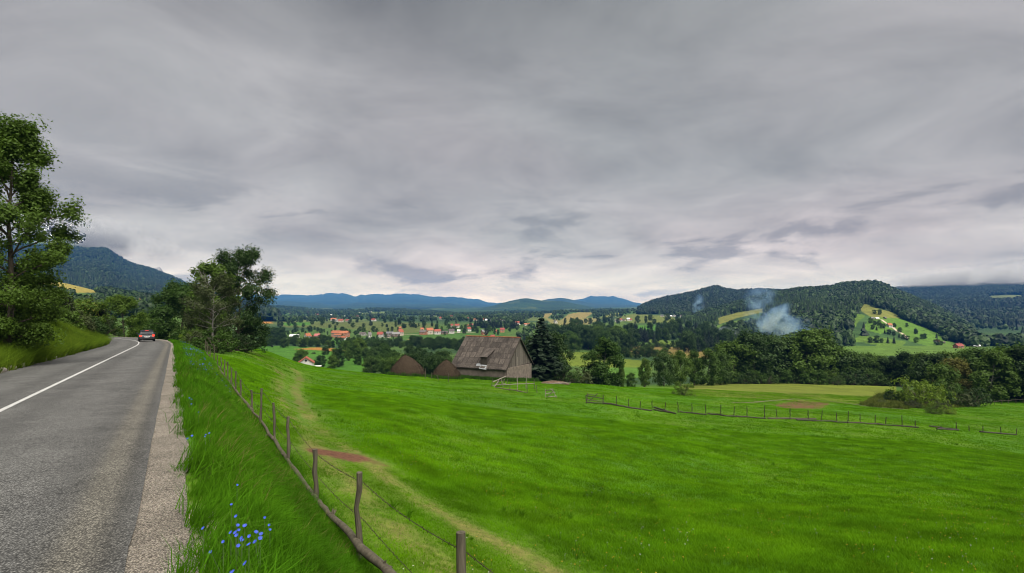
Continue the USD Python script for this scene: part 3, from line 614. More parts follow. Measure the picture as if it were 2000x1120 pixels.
for i in range(2):
    a, l, c = grow(10, 3.2, 130 + i, n_limb=26, z0=.06, leaf=.22, per=28, clump=.95, sub=5, up=.8, droop=.45, k=5); tpl(f"birch_{i}", a, l, c, "mid", bark_grey)
for i in range(2):
    a, l, c = grow(7, 2.5, 140 + i, n_limb=18, z0=.05, leaf=.20, per=26, clump=.85, sub=4, k=5); tpl(f"small_{i}", a, l, c, ("bright", "mid")[i])
a, l, c = grow(9, 3.0, 150, n_limb=20, z0=.06, leaf=.22, per=26, clump=.95, sub=4, k=5); tpl("yellow_0", a, l, c, "yellow")
for i in range(2):
    a, c = spruce(14, 3.4, 160 + i); tpl(f"spruce_{i}", a, None, c, "spruce")
for i, tone in enumerate(("mid", "olive", "bright", "dark")):
    a, c = shrub(2.6, 1.9, 170 + i); 
    cpt = template(f"shrub_{i}"); part("stems", a, bark, cpt); part("crown", c, LEAF[tone], cpt); TPL[f"shrub_{i}"] = cpt.GetPath()
BASEH = dict(round=12, tall=15, birch=10, small=7, yellow=9, spruce=14, shrub=2.6)
_pr = random.Random(5)
def plant(key, name, label, cat, x, y, h, group=None, z=None, wide=1.0, rz=None):
    b = BASEH[key.split("_")[0]]; s = h / b
    zz = float(H(x, y)) if z is None else z
    return copy_of(TPL[key], name, label, cat, (x, y, zz - .02), _pr.uniform(0, 6.28) if rz is None else rz, (s * wide, s * wide, s), group)

# ---- the woods on the hills: uncountable
def woods(hl, n, label, hmin, hmax, con, seed, tmin=None, tmax=None, name="forest", thin=None, ymax=1.03, leaf="forest"):
    rng = np.random.default_rng(seed); h = HILLS[hl]
    t0, t1 = max(h["t0"] + .02, tmin if tmin is not None else -1.15), min(h["t1"] - .02, tmax if tmax is not None else 1.15)
    Y = np.sqrt(rng.uniform(h["Y0"] ** 2, (h["Yr"] * ymax) ** 2, n)); x = rng.uniform(t0, t1, n) * Y
    z = h["z"](x, Y); ok = (z > H(x, Y) - 3) & ~h["in_field"](x, Y)
    if thin is not None: ok &= thin(x, Y)
    x, Y, z = x[ok], Y[ok], z[ok]; k = len(x)
    mixn = n2(x, Y, 160, seed) + rng.normal(0, .10, k)
    idx = np.where(mixn < con, rng.integers(0, 3, k), rng.integers(3, 7, k))
    s = rng.uniform(hmin, hmax, k)
    instancer(name, [[(m, LEAF[leaf])] for m in FAR], np.stack([x, Y, z - .4], 1), idx, rng.uniform(0, 6.28, k), np.stack([s * rng.uniform(.85, 1.3, k)] * 2 + [s], 1), label)
woods("forested hill with bright meadows and a house on its flank", 26000, "dense mixed woods covering the hill with the bright meadows", 9, 17, .50, 201)
woods("dark steep forested hill behind the hillside hamlet", 14000, "dark woods covering the steep hill behind the hamlet", 12, 20, .56, 202, leaf="deep")
woods("dark wooded mountain on the right vanishing into low cloud", 26000, "woods covering the mountain on the right", 14, 24, .5, 203, leaf="deep")
woods("tall dark wooded mountain on the left with pale crags near its cloudy top", 30000, "dark woods covering the tall mountain on the left", 13, 22, .6, 204, leaf="deep", thin=lambda x, Y: HILLS["tall dark wooded mountain on the left with pale crags near its cloudy top"]["z"](x, Y) + 90 * n2(x, Y, 70, 9) < 345)
woods("low hillside striped with tan hay fields right of the village", 2200, "tree clumps between the tan hay fields", 7, 13, .4, 205, thin=lambda x, Y: n2(x, Y, 120, 8) > .46)
woods("low rolling wooded hills with scattered clearings beyond the village", 9000, "scattered woods on the rolling hills beyond the village", 8, 15, .45, 206, thin=lambda x, Y: n2(x, Y * .5, 130, 70, 4) < .53)
# ------------------------------------------------------------------ plain materials
def plain(name, col, rough=.7, metallic=0.0, spec=.3, noise=.18, sc=3.0, bump=0.0):
    return usdkit.material(stage, LK + name, {
        "tc": ("texture_coordinate", {}), "n": ("noise_texture", {"scale": sc, "detail": 5.0, "roughness": .6}), "m": ("map_range", {"from_min": .3, "from_max": .7, "to_min": 1 - noise, "to_max": 1 + noise}),
        "x": ("mix", {"mix_type": "multiply", "fac": 1.0, "color1": col}), "b": ("bump", {"strength": bump, "distance": .02}),
        "p": ("principled_bsdf", {"roughness": rough, "metallic": metallic, "specular_ior_level": spec})},
        [("tc.object", "n.vector"), ("n.fac", "m.value"), ("m.result", "x.color2"), ("x.color", "p.base_color"), ("n.fac", "b.height"), ("b.normal", "p.normal")], surface="p.BSDF")
def tinted(name, cols, rough=.75, sc=6.0):
    """one material for many copies: each object takes a tone of its own"""
    return usdkit.material(stage, LK + name, {
        "oi": ("object_info", {}), "r": ("rgb_ramp", {"ramp": [(i / (len(cols) - 1), c) for i, c in enumerate(cols)]}), "tc": ("texture_coordinate", {}),
        "n": ("noise_texture", {"scale": sc, "detail": 5.0, "roughness": .65}), "m": ("map_range", {"from_min": .3, "from_max": .7, "to_min": .7, "to_max": 1.3}), "x": ("mix", {"mix_type": "multiply", "fac": 1.0}),
        "b": ("bump", {"strength": .5, "distance": .015}), "p": ("principled_bsdf", {"roughness": rough, "specular_ior_level": .25})},
        [("oi.random", "r.fac"), ("r.color", "x.color1"), ("tc.object", "n.vector"), ("n.fac", "m.value"), ("m.result", "x.color2"), ("x.color", "p.base_color"), ("n.fac", "b.height"), ("b.normal", "p.normal")], surface="p.BSDF")
weathered = wood_mat("weathered_wood", (.034, .029, .020), (.108, .094, .066), 16.0)
weathered_pale = wood_mat("weathered_wood_pale", (.12, .105, .085), (.28, .25, .21), 16.0)
dark_wood = wood_mat("dark_wood", (.018, .015, .012), (.06, .05, .04), 12.0)
dark_hole = plain("dark_opening", (.006, .006, .006), .9)
wire_m = plain("rusty_wire", (.05, .035, .025), .6, .6)

def stick(a, b, r0, r1, k=7, wob=.012, seed=0):
    rng = np.random.default_rng(seed); a, b = np.asarray(a, float), np.asarray(b, float); n = 7
    q = np.linspace(0, 1, n)[:, None]; L = np.linalg.norm(b - a)
    P = a + (b - a) * q + rng.normal(0, wob * min(L, 2), (n, 3)) * np.sin(q * PI) ** .5
    R = (r0 + (r1 - r0) * q[:, 0]) * (1 + rng.normal(0, .11, n))
    return MB().tube(P, R, k).out()

# ------------------------------------------------------------------ fence along the road
FP = [(900, 1012, .058), (702, 923, .056), (615, 878, .058), (563, 814, .046), (534, 787, .042), (511, 759, .045), (491, 762, .042), (470, 742, .042), (461, 725, .04), (452, 719, .04), (445, 707, .04),
      (439, 703, .038), (432, 698, .038), (425, 694, .038), (418, 690, .038), (411, 680, .04), (404, 668, .04), (401, 664, .036)]
def fence_n(t):                # depth where the view column t meets the fence line
    return 2.22 / (0.835 * t + 0.55)
fence = thing("wire_fence", "roadside fence of rough round posts, barbed wire and a long bottom log", "fence", (0, 0, 0))
tops, feet = [], []
for i, (a, b, r) in enumerate(FP):
    t = (a - 1000) / 1000; Y = min(fence_n(t), 44 + (460 - a) * .25) if a < 470 else fence_n(t)
    if i == 0: Y = 4.75
    r = r * .78
    x = t * Y; g = float(H(x, Y)); tz = EYE - (b - 600) / 1000 * Y
    if tz - g > 1.7: tz = g + 1.7
    if tz - g < .7: tz = g + .8 + .2 * (i % 3)
    rng = np.random.default_rng(300 + i); lean = rng.normal(0, .03, 2)
    foot = np.array([x - lean[0], Y - lean[1], g - .25]); head = np.array([x, Y, tz])
    part("post", stick(foot, head, r * 1.06, r * .95, 9, .010, 300 + i), weathered, fence, smooth=40)
    tops.append(head); feet.append(np.array([x, Y, g]))
# beyond the frame the line goes on past the camera
extra = np.array([-.05, 3.2, 0]); 
tops.insert(0, np.array([.55, 3.25, -.35])); feet.insert(0, np.array([.55, 3.25, float(H(.55, 3.25))]))
part("post", stick(feet[0] - [0, 0, .25], tops[0], .06, .055, 9, .01, 299), weathered, fence, smooth=40)
LOGS = [[(790, 1150), (704, 1064), (652, 1012), (622, 985)], [(618, 983), (564, 902), (523, 840), (490, 799)], [(493, 802), (470, 777), (452, 752), (438, 737)], [(440, 738), (424, 721), (412, 707), (404, 690)]]
for i, lg in enumerate(LOGS):
    P = []
    for a, b in lg:
        t = (a - 1000) / 1000; Y = fence_n(t) - .10; Y = min(Y, 44)
        g = float(H(t * Y, Y)); P.append([t * Y, Y, max(EYE - (b - 600) / 1000 * Y, g + .14)])
    P = np.array(P); q = np.linspace(0, 1, len(P)); qq = np.linspace(0, 1, 14)
    P = np.stack([np.interp(qq, q, P[:, c]) for c in range(3)], 1) + np.random.default_rng(i).normal(0, .012, (14, 3))
    r = np.linspace(.064, .040, 14) * (1 + np.random.default_rng(9 + i).normal(0, .07, 14)) * (1, .8, .8, .8)[i]
    lgp = part("log", MB().tube(P, r, 10).out(), weathered, fence, smooth=40)
    mb = MB(); rg = np.random.default_rng(44 + i)
    for j in range(7):
        c = P[rg.integers(1, 13)]; d = rg.normal(0, 1, 3); d /= np.linalg.norm(d); mb.tube([c, c + d * .10, c + d * .13], [.028, .018, .006], 5)
    part("knot", mb.out(), weathered, lgp)
for w, dz in enumerate((.12, .52)):
    mb = MB(); rg = np.random.default_rng(60 + w)
    for A, B, fa, fb in zip(tops[:-1], tops[1:], feet[:-1], feet[1:]):
        a = A - [0, 0, dz * (A[2] - fa[2])]; b = B - [0, 0, dz * (B[2] - fb[2])]; a = a + [.05, .03, 0]; b = b + [.05, .03, 0]
        q = np.linspace(0, 1, 8)[:, None]; L = np.linalg.norm(b - a); sag = .035 * L * .5 * rg.uniform(.4, 1.2)
        P = a + (b - a) * q - np.array([0, 0, 1]) * sag * 4 * q * (1 - q)
        mb.tube(P, .0045, 4, False)
        if a[1] < 26:
            for s in np.arange(.1, L, .13):
                c = np.array([np.interp(s / L, q[:, 0], P[:, k]) for k in range(3)]); d = rg.normal(0, 1, 3); d /= np.linalg.norm(d)
                mb.tube([c - d * .022, c + d * .022], .0042, 3, False)
    part("barbed_wire", mb.out(), wire_m, fence)

# ------------------------------------------------------------------ barn
BO = np.array([-1.03, 92.0]); BU = np.array([-.895, .446]); BW = np.array([.446, .895]); BL, BD = 12.2, 12.0
ZE, ZR, ZG = -9.8, -4.25, -12.6
def bl(a, b, z): p = BO + BU * a + BW * b; return np.array([p[0], p[1], z])
def roofz(b): return ZE + (ZR - ZE) * (b / 6.0 if b <= 6 else (12 - b) / 6.0)
def roof_pt(px, py):           # where a picture point meets the front roof plane
    d = np.array([(px - 1000) / 1000, 1, -(py - 600) / 1000]); n = np.cross(bl(1, 0, ZE) - bl(0, 0, ZE), bl(0, 6, ZR) - bl(0, 0, ZE))
    o = np.array([0, 0, EYE]); s = np.dot(bl(0, 0, ZE) - o, n) / np.dot(d, n); p = o + d * s
    return float(np.dot(p[:2] - BO, BU)), float(np.dot(p[:2] - BO, BW))
barn = thing("barn", "old barn with a steep weathered grey brown roof and a small dormer", "barn")
shingle = usdkit.material(stage, LK + "roof_sheet", {
    "oi": ("object_info", {}), "g": ("geometry", {}), "tc": ("texture_coordinate", {}), "mp": ("mapping", {"mapping_type": "texture", "rotation": (0, 0, -0.462), "scale": (.10, .9, .9)}),
    "n": ("noise_texture", {"scale": 1.0, "detail": 6.0, "roughness": .7}), "r": ("rgb_ramp", {"ramp": ramp((.28, (.016, .013, .011)), (.5, (.045, .037, .031)), (.72, (.118, .099, .083)))}),
    "n2": ("noise_texture", {"scale": .55, "detail": 4.0}), "m2": ("map_range", {"from_min": .3, "from_max": .7, "to_min": .72, "to_max": 1.25}), "o": ("map_range", {"to_min": .66, "to_max": 1.36}),
    "x": ("mix", {"mix_type": "multiply", "fac": 1.0}), "y": ("mix", {"mix_type": "multiply", "fac": 1.0}), "b": ("bump", {"strength": .9, "distance": .03}), "p": ("principled_bsdf", {"roughness": .85, "specular_ior_level": .25})},
    [("tc.object", "mp.vector"), ("mp.vector", "n.vector"), ("n.fac", "r.fac"), ("tc.object", "n2.vector"), ("n2.fac", "m2.value"), ("oi.random", "o.value"), ("r.color", "x.color1"), ("m2.result", "x.color2"),
     ("x.color", "y.color1"), ("o.result", "y.color2"), ("y.color", "p.base_color"), ("n.fac", "b.height"), ("b.normal", "p.normal")], surface="p.BSDF")
plaster = plain("barn_plaster", (.11, .092, .075), .9, noise=.35, sc=1.1, bump=.5)
plaster2 = plain("barn_gable_masonry", (.13, .107, .087), .9, noise=.35, sc=1.6, bump=.5)
def quad_slab(p, t):           # p: four corners; a slab t thick below them
    p = np.asarray(p, float); n = np.cross(p[1] - p[0], p[3] - p[0]); n /= np.linalg.norm(n)
    v = np.vstack([p, p - n * t]); return v, np.array([[0, 1, 2, 3], [7, 6, 5, 4], [0, 4, 5, 1], [1, 5, 6, 2], [2, 6, 7, 3], [3, 7, 4, 0]])
rg = np.random.default_rng(77)
NC, NRW = 11, 6
for c in range(NC):
    a0, a1 = BL * c / NC, BL * (c + 1) / NC
    for r in range(NRW):
        b0, b1 = 6 * r / NRW - (.10 if r else .0), 6 * (r + 1) / NRW
        e = rg.uniform(-.02, .02); lift = .05; ga = .085 if r < NRW - 1 else .06
        z0, z1 = roofz(b0) + .05 + lift + e, roofz(b1) + .05 - .0 + e * .5
        part("roof_sheet", quad_slab([bl(a0 + ga, b0, z0), bl(a0 + ga, b1, z1), bl(a1 - ga, b1, z1 + rg.uniform(-.006, .006)), bl(a1 - ga, b0, z0 + rg.uniform(-.012, .012))][::-1], .028), shingle, barn)
part("rear_roof", quad_slab([bl(0, 6.0, ZR + .03), bl(0, 12.0, ZE + .03), bl(BL, 12.0, ZE + .03), bl(BL, 6.0, ZR + .03)][::-1], .06), shingle, barn)
part("roof_boarding", quad_slab([bl(.02, .02, ZE - .02), bl(.02, 5.98, ZR - .02), bl(BL - .02, 5.98, ZR - .02), bl(BL - .02, .02, ZE - .02)][::-1], .04), dark_wood, barn)
tile_m = tinted("ridge_tile", [(.20, .062, .024), (.14, .048, .022), (.24, .08, .028)])
for k in range(26):
    a = BL * (k + .5) / 26; ca, L = bl(a, 6.0, ZR + .03 + rg.uniform(-.012, .012)), BL / 26 * .54
    an = np.linspace(0, PI, 6); mb = MB(); vv = []
    for s in (-1, 1):
        cc_ = ca + np.append(BU * L * s, 0.01 * s); vv.append([cc_ + np.append(BW * math.cos(q) * .17, .13 * math.sin(q)) for q in an])
    V = np.array(vv).reshape(-1, 3); mb.add(V, [[i, i + 1, 7 + i, 6 + i] for i in range(5)]); part("ridge_tile", mb.out(), tile_m, barn)
# walls
a0, a1, b0, b1 = .45, BL - .45, .6, BD - .6
part("front_wall", quad_slab([bl(a0, b0, ZG), bl(a1, b0, ZG), bl(a1, b0, roofz(b0) - .1), bl(a0, b0, roofz(b0) - .1)], .3), plaster, barn)
part("rear_wall", quad_slab([bl(a1, b1, ZG), bl(a0, b1, ZG), bl(a0, b1, roofz(b1) - .1), bl(a1, b1, roofz(b1) - .1)], .3), plaster, barn)
zb = -9.55
for nm, a in (("gable_wall", a0), ("far_gable_wall", a1)):
    s = 1 if a == a0 else -1
    part(nm, quad_slab([bl(a, b0 + .003, ZG), bl(a, b0 + .003, zb + .02), bl(a, b1 - .003, zb - .12), bl(a, b1 - .003, ZG)][::s], .28), plaster2, barn)
part("masonry_band", quad_slab([bl(a0 - .03, b0 + .02, zb - .95), bl(a0 - .03, b0 + .02, zb - .72), bl(a0 - .03, b1 - .02, zb - .9), bl(a0 - .03, b1 - .02, zb - 1.1)], .05), plain("pale_band", (.24, .20, .16), .9), barn)
plank_m = tinted("gable_plank", [(.050, .042, .034), (.080, .070, .058), (.12, .105, .088), (.06, .05, .04)], .85, 9.0)
n = 34
for k in range(n):
    p0, p1 = b0 + (b1 - b0) * k / n, b0 + (b1 - b0) * (k + 1) / n - .012; e = rg.uniform(0, .03)
    for nm, a, s in (("plank", a0 - .02 - e, 1), ("far_plank", a1 + .02 + e, -1)):
        part(nm, quad_slab([bl(a, p0, zb + rg.uniform(-.03, .03)), bl(a, p0, roofz(p0) - .09), bl(a, p1, roofz(p1) - .09), bl(a, p1, zb + rg.uniform(-.03, .03))][::s], .025), plank_m, barn)
part("gable_post", quad_slab([bl(a0 - .10, 5.2, zb - .1), bl(a0 - .10, 5.2, zb + 1.7), bl(a0 - .10, 5.38, zb + 1.7), bl(a0 - .10, 5.38, zb - .1)], .06), weathered_pale, barn)
for sgn in (0, 1):             # barge boards along the gable edges
    bb = (0, 6.0) if sgn == 0 else (6.0, 12.0)
    part("barge_board", quad_slab([bl(-.012, bb[0], roofz(bb[0]) - .18), bl(-.012, bb[0], roofz(bb[0]) + .02), bl(-.012, bb[1], roofz(bb[1]) + .02), bl(-.012, bb[1], roofz(bb[1]) - .18)], .03), dark_wood, barn)
for k in range(10):
    a = .9 + k * 1.12; part("vent_hole", quad_slab([bl(a, b0 - .004, -10.32), bl(a + .24, b0 - .004, -10.32), bl(a + .24, b0 - .004, -10.06), bl(a, b0 - .004, -10.06)], .05), dark_hole, barn)
for k in range(11):
    a = .35 + k * 1.14; part("rafter_end", quad_slab([bl(a, .06, ZE - .20), bl(a + .12, .06, ZE - .20), bl(a + .12, .7, ZE + .36), bl(a, .7, ZE + .36)], .14), dark_wood, barn)
# dormer
(d0, e0), (d1, e1) = roof_pt(951, 714), roof_pt(939, 713.5)
eb = (e0 + e1) / 2; zt = roofz(eb) + 1.62
bt = eb + 3.1                                                # where the dormer's roof dies into the main roof
dorm = part("dormer_front", quad_slab([bl(d0, eb, roofz(eb) - .02), bl(d1, eb, roofz(eb) - .02), bl(d1, eb, zt - .06), bl(d0, eb, zt - .06)], .05), dark_wood, barn)
part("dormer_opening", quad_slab([bl(d0 + .12, eb - .02, roofz(eb) + .12), bl(d1 - .12, eb - .02, roofz(eb) + .12), bl(d1 - .12, eb - .02, zt - .2), bl(d0 + .12, eb - .02, zt - .2)], .015), dark_hole, dorm)
for a, s in ((d0, 1), (d1, -1)):
    mb = MB(); p = [bl(a, eb, roofz(eb)), bl(a, eb, zt - .06), bl(a, bt, roofz(bt) - .02)]; p2 = [x + np.append(BU * .05 * s, 0) for x in p]
    mb.add(np.array(p + p2), [[0, 1, 2], [3, 5, 4], [0, 3, 4], [0, 4, 1], [1, 4, 5], [1, 5, 2]]); part("dormer_cheek", mb.out(), shingle, barn)
for k in range(3):
    for r in range(2):
        q0, q1 = k / 3, (k + 1) / 3; w0, w1 = d0 - .25, d1 + .25; f0, f1 = eb - .28, bt + .35
        aa, ab = w0 + (w1 - w0) * q0 + .01, w0 + (w1 - w0) * q1 - .01; ba, bb = f0 + (f1 - f0) * r / 2, f0 + (f1 - f0) * (r + 1) / 2
        def dz(b): return zt + (roofz(bt) + .06 - zt) * (b - eb) / (bt - eb) + .02
        part("dormer_sheet", quad_slab([bl(aa, ba - .05 * r, dz(ba) + .02 * r), bl(aa, bb, dz(bb)), bl(ab, bb, dz(bb)), bl(ab, ba - .05 * r, dz(ba) + .02 * r)][::-1], .03), shingle, barn)
tin = plain("tin_sheet", (.26, .27, .28), .5, .3, noise=.2, sc=2.0)
for (pa, pb, pc, pd) in [((929, 718), (931, 712), (938, 711), (938, 721.5)), ((936, 722), (938, 714), (950.5, 714.5), (949.5, 723.5))]:
    q = [roof_pt(*p) for p in (pa, pb, pc, pd)]; part("tin_sheet", quad_slab([bl(a, b, roofz(b) + .125) for a, b in q][::-1], .01), tin, barn)

# ------------------------------------------------------------------ haystacks
hay = usdkit.material(stage, LK + "hay", {
    "g": ("geometry", {}), "tc": ("texture_coordinate", {}), "mp": ("mapping", {"scale": (5, 5, 2.0)}), "n": ("noise_texture", {"scale": 1.6, "detail": 7.0, "roughness": .75, "distortion": .8}),
    "r": ("rgb_ramp", {"ramp": ramp((.3, (.022, .016, .010)), (.5, (.070, .050, .032)), (.72, (.19, .14, .09)))}), "o": ("map_range", {"to_min": .4, "to_max": 1.9}), "x": ("mix", {"mix_type": "multiply", "fac": .8}),
    "b": ("bump", {"strength": 1.0, "distance": .16}), "p": ("principled_bsdf", {"roughness": .95, "specular_ior_level": .1})},
    [("tc.object", "mp.vector"), ("mp.vector", "n.vector"), ("n.fac", "r.fac"), ("g.random_per_island", "o.value"), ("r.color", "x.color1"), ("o.result", "x.color2"), ("x.color", "p.base_color"), ("n.fac", "b.height"), ("b.normal", "p.normal")], surface="p.BSDF")
def haystack(label, px, py, Y, w, h, skew, seed):
    rng = np.random.default_rng(seed); x = (px - 1000) / 1000 * Y; g = float(H(x, Y)); gz = EYE - (py - 600) / 1000 * Y
    t = thing("haystack", label, "haystack", (x, Y, min(g, gz) - .1))
    na, nz = 48, 26; A, Q = np.meshgrid(np.arange(na) / na * 2 * PI, np.linspace(0, 1, nz), indexing="ij")
    prof = np.interp(Q, [0, .12, .3, .55, .78, .92, 1], [.95, 1.0, .95, .74, .45, .22, .0])
    R = w / 2 * prof * (1 + .16 * (n2(np.cos(A) * 1.4 + seed, np.sin(A) * 1.4 + Q * 2.2, .8, seed) - .5) + .05 * (n2(np.cos(A) * 9, Q * 9 + np.sin(A) * 9, .9, seed + 1) - .5))
    V = np.stack([np.cos(A) * R + skew * Q ** 1.3 * w * .5, np.sin(A) * R * .92, Q * h], -1).reshape(-1, 3)
    i, j = np.meshgrid(np.arange(na), np.arange(nz - 1), indexing="ij"); q = np.stack([i * nz + j, ((i + 1) % na) * nz + j, ((i + 1) % na) * nz + j + 1, i * nz + j + 1], -1).reshape(-1, 4)
    part("heap", (V, q), hay, t, smooth=True)
    n = 5200; k = rng.integers(0, len(V), n); P = V[k] + rng.normal(0, .05, (n, 3)); dirs = np.stack([P[:, 0] * .35, P[:, 1] * .35, -np.ones(n) * 1.2], 1) + rng.normal(0, .45, (n, 3)); dirs /= np.linalg.norm(dirs, axis=1, keepdims=True)
    sd_ = np.cross(dirs, rng.normal(size=(n, 3))); sd_ /= np.linalg.norm(sd_, axis=1, keepdims=True); L = rng.uniform(.15, .5, n)[:, None]; out = P * [1, 1, 0]; out /= np.linalg.norm(out, axis=1, keepdims=True) + 1e-6
    v = np.stack([P, P + sd_ * .045, P + dirs * L + out * .04], 1).reshape(-1, 3); part("straw", (v, np.arange(3 * n).reshape(-1, 3)), hay, t, kind="stuff")
    return t
haystack("larger brown haystack, left of the two beside the barn", 797, 730, 96, 6.4, 4.1, -.16, 3)
haystack("smaller brown haystack between the larger one and the barn", 872, 740, 92, 4.9, 3.5, -.02, 4)

# ------------------------------------------------------------------ old posts, rails and racks on the meadow
def gpt(px, py, y0=30.0, y1=130.0):
    p = ground_hit(px, py, y0, y1)
    return np.array([p[0], p[1], float(H(p[0], p[1]))]) if p is not None else at(px, 95)
for i, (a, b, c, ln) in enumerate([(783.6, 722, 731, 1), (797, 724, 733.5, 0), (811, 724, 735, 0), (831, 720, 740, 0), (843, 728, 741, 0), (858, 733, 744, -5), (876, 729, 747, 0)]):
    p = gpt(a, c); h = (c - b) / 1000 * p[1]
    t = thing("fence_post", ("leaning" if ln else "upright") + " grey stake " + ["left of", "in front of", "in front of", "at the right foot of", "between", "before the gap left of", "in front of"][i] + " " + ["the larger haystack", "the larger haystack, at its left part", "the larger haystack, at its right part", "the larger haystack", "the two haystacks", "the smaller haystack", "the smaller haystack"][i], "post", p, group="stakes in front of the haystacks")
    part("stake", stick((0, 0, -.2), (ln / 1000 * p[1], 0, h), .055, .045, 6, .01, 400 + i), weathered, t, smooth=40)
    part("wire_loop", MB().tube([[math.cos(q) * .06, math.sin(q) * .06, h * .8] for q in np.linspace(0, 2 * PI, 9)], .006, 4, False).out(), wire_m, t)
def pole_object(name, label, cat, spec, mats=(weathered,), group=None, base=None):
    """spec: (part, px, py, px, py, dy0, dy1, radius): straight poles at the depth of the base point"""
    b = gpt(*base); Y = b[1]; t = thing(name, label, cat, b, group=group)
    for i, (nm, x0, y0, x1, y1, d0_, d1_, r) in enumerate(spec):
        A = px3(x0, y0, Y + d0_) - b; B = px3(x1, y1, Y + d1_) - b
        ga = float(H(A[0] + b[0], A[1] + b[1])) - b[2]; gb = float(H(B[0] + b[0], B[1] + b[1])) - b[2]
        A[2] = max(A[2], ga - .15); B[2] = max(B[2], gb - .15)
        if "post" in nm: B = B if B[2] < A[2] else B; (A if A[2] < B[2] else B)[2] = min(A[2], B[2], (ga if A[2] < B[2] else gb) - .15)
        part(nm, stick(A, B, r, r * .85, 6, .008, i + int(x0)), mats[i % len(mats)], t, smooth=40)
    return t
pole_object("hay_rack", "tumbled rack of grey poles in front of the barn's corner", "rack", [
    ("post", 960, 756, 962, 740, 0, 0, .05), ("post", 964, 757, 977, 739, 0, 1, .06), ("post", 968, 756, 972, 742, 1.2, .6, .05), ("post", 983, 754, 979, 741, 1.0, .5, .05), ("post", 987, 753, 984, 737, 1.6, 1.0, .05),
    ("pole", 963, 746, 989, 735, .2, 1.2, .07), ("pole", 966, 750, 986, 741, .6, 1.4, .06), ("pole", 962, 753, 988, 750, .1, 1.3, .05), ("brace", 967, 757, 980, 740, .8, .8, .045), ("brace", 976, 756, 985, 742, 1.4, .4, .045)], (weathered, weathered_pale), base=(972, 757))
pole_object("paddock_fence", "short run of crooked stakes with a fallen log below the barn gable", "fence", [
    ("post", 994, 761, 997, 747, 0, 0, .045), ("post", 1011, 766, 1010, 737, 0, 0, .05), ("post", 1030, 768, 1029, 748, 0, 0, .05), ("post", 1049, 772, 1048, 752, 0, 0, .05), ("post", 1027, 752, 1028, 738, 6, 6, .05), ("post", 1044, 752, 1043, 741, 6, 6, .05), ("post", 990, 752, 991, 741, 6, 6, .05),
    ("rail", 979, 752, 1044, 749, 5.9, 5.9, .055), ("log", 967, 757, 1008, 763, -.2, -.2, .075), ("log", 1006, 762, 1039, 771, -.25, -.4, .085)], (weathered, weathered_pale, weathered), base=(1011, 766))
pole_object("trestle", "small pale wooden trestle standing alone on the grass right of the paddock stakes", "trestle", [
    ("post", 1066, 777, 1065, 760, 0, 0, .05), ("post", 1088, 776, 1078, 759, .2, .1, .05), ("rail", 1065, 763, 1081, 762, 0, .1, .05), ("rail", 1066, 769, 1085, 767, 0, .1, .045), ("rail", 1067, 776, 1088, 774, -.05, .1, .05), ("brace", 1069, 776, 1082, 762, -.08, -.08, .045), ("brace", 1074, 759, 1080, 764, .1, -.1, .035)], (weathered_pale, weathered_pale, weathered), base=(1075, 777))
pole_object("field_gate", "broken grey pole gate at the left end of the meadow fence", "gate", [
    ("gate_post", 1145, 788, 1148, 768, 0, 0, .055), ("gate_post", 1178, 791, 1178, 772, 0, 0, .055), ("gate_post", 1146, 787, 1144, 773, .5, .5, .05), ("rail", 1144, 773, 1179, 779, -.05, -.05, .06), ("rail", 1144, 781, 1179, 784, -.05, -.05, .055), ("rail", 1144, 786, 1179, 788, -.05, -.05, .065), ("rail", 1147, 771, 1166, 772, .1, .1, .045), ("brace", 1150, 784, 1168, 769, -.1, .1, .05)], (weathered, dark_wood), base=(1162, 790))
MF = [(1204, 774, 794), (1227, 780, 797), (1250, 785, 800), (1273, 783, 803), (1298, 787, 805), (1325, 786, 807), (1352, 789, 809), (1379, 791, 811), (1408, 792, 813), (1433, 795, 814), (1459, 795, 815), (1493, 793, 816), (1518, 800, 819), (1543, 799, 820), (1579, 802, 822), (1604, 803, 823), (1633, 807, 824), (1656, 804, 825), (1680, 809, 827), (1709, 811, 828), (1730, 815, 829), (1762, 812, 832), (1788, 822, 834), (1838, 832, 838), (1868, 825, 840), (1893, 832, 843), (1920, 833, 846), (1955, 835, 848), (1985, 838, 850)]
mf = thing("meadow_fence", "long broken fence of thin crooked stakes and fallen logs crossing the meadow", "fence")
mrng = np.random.default_rng(12); heads = []
for i, (a, b, c) in enumerate(MF):
    p = gpt(a, c); h = (c - b) / 1000 * p[1] * 1.04; ln = mrng.normal(0, .07)
    part("stake", stick(p - [0, 0, .2], p + [ln, 0, h], .050, .040, 6, .012, 500 + i), dark_wood, mf, smooth=40); heads.append((p, h))
for i, (x0, y0, x1, y1, pale) in enumerate([(1177, 788, 1225, 796, 0), (1223, 796, 1273, 803, 0), (1277, 796, 1320, 809, 0), (1277, 801, 1318, 808, 0), (1327, 805, 1380, 811, 0), (1382, 809, 1440, 815, 0), (1438, 814, 1496, 818, 0), (1500, 818, 1594, 819, 1), (1555, 821, 1656, 826, 0), (1655, 826, 1712, 829, 0), (1713, 829, 1762, 833, 0), (1760, 833, 1795, 836, 0), (1815, 833, 1872, 840, 0), (1830, 839, 1872, 841, 0), (1914, 844, 1986, 850, 0)]):
    A, B = gpt(x0, y0 + 1.0), gpt(x1, y1 + 1.0); A[2] += .10; B[2] += .10
    part("log", stick(A, B, .10, .075, 7, .015, 540 + i), weathered if pale else dark_wood, mf, smooth=40)
mb = MB()
for (p, h), (q, k) in zip(heads[:-1], heads[1:]):
    if np.linalg.norm(p - q) < 4.5: mb.tube([p + [0, 0, h * .8], (p + q) / 2 + [0, 0, (h + k) * .38], q + [0, 0, k * .8]], .006, 3, False)
part("wire", mb.out(), wire_m, mf)
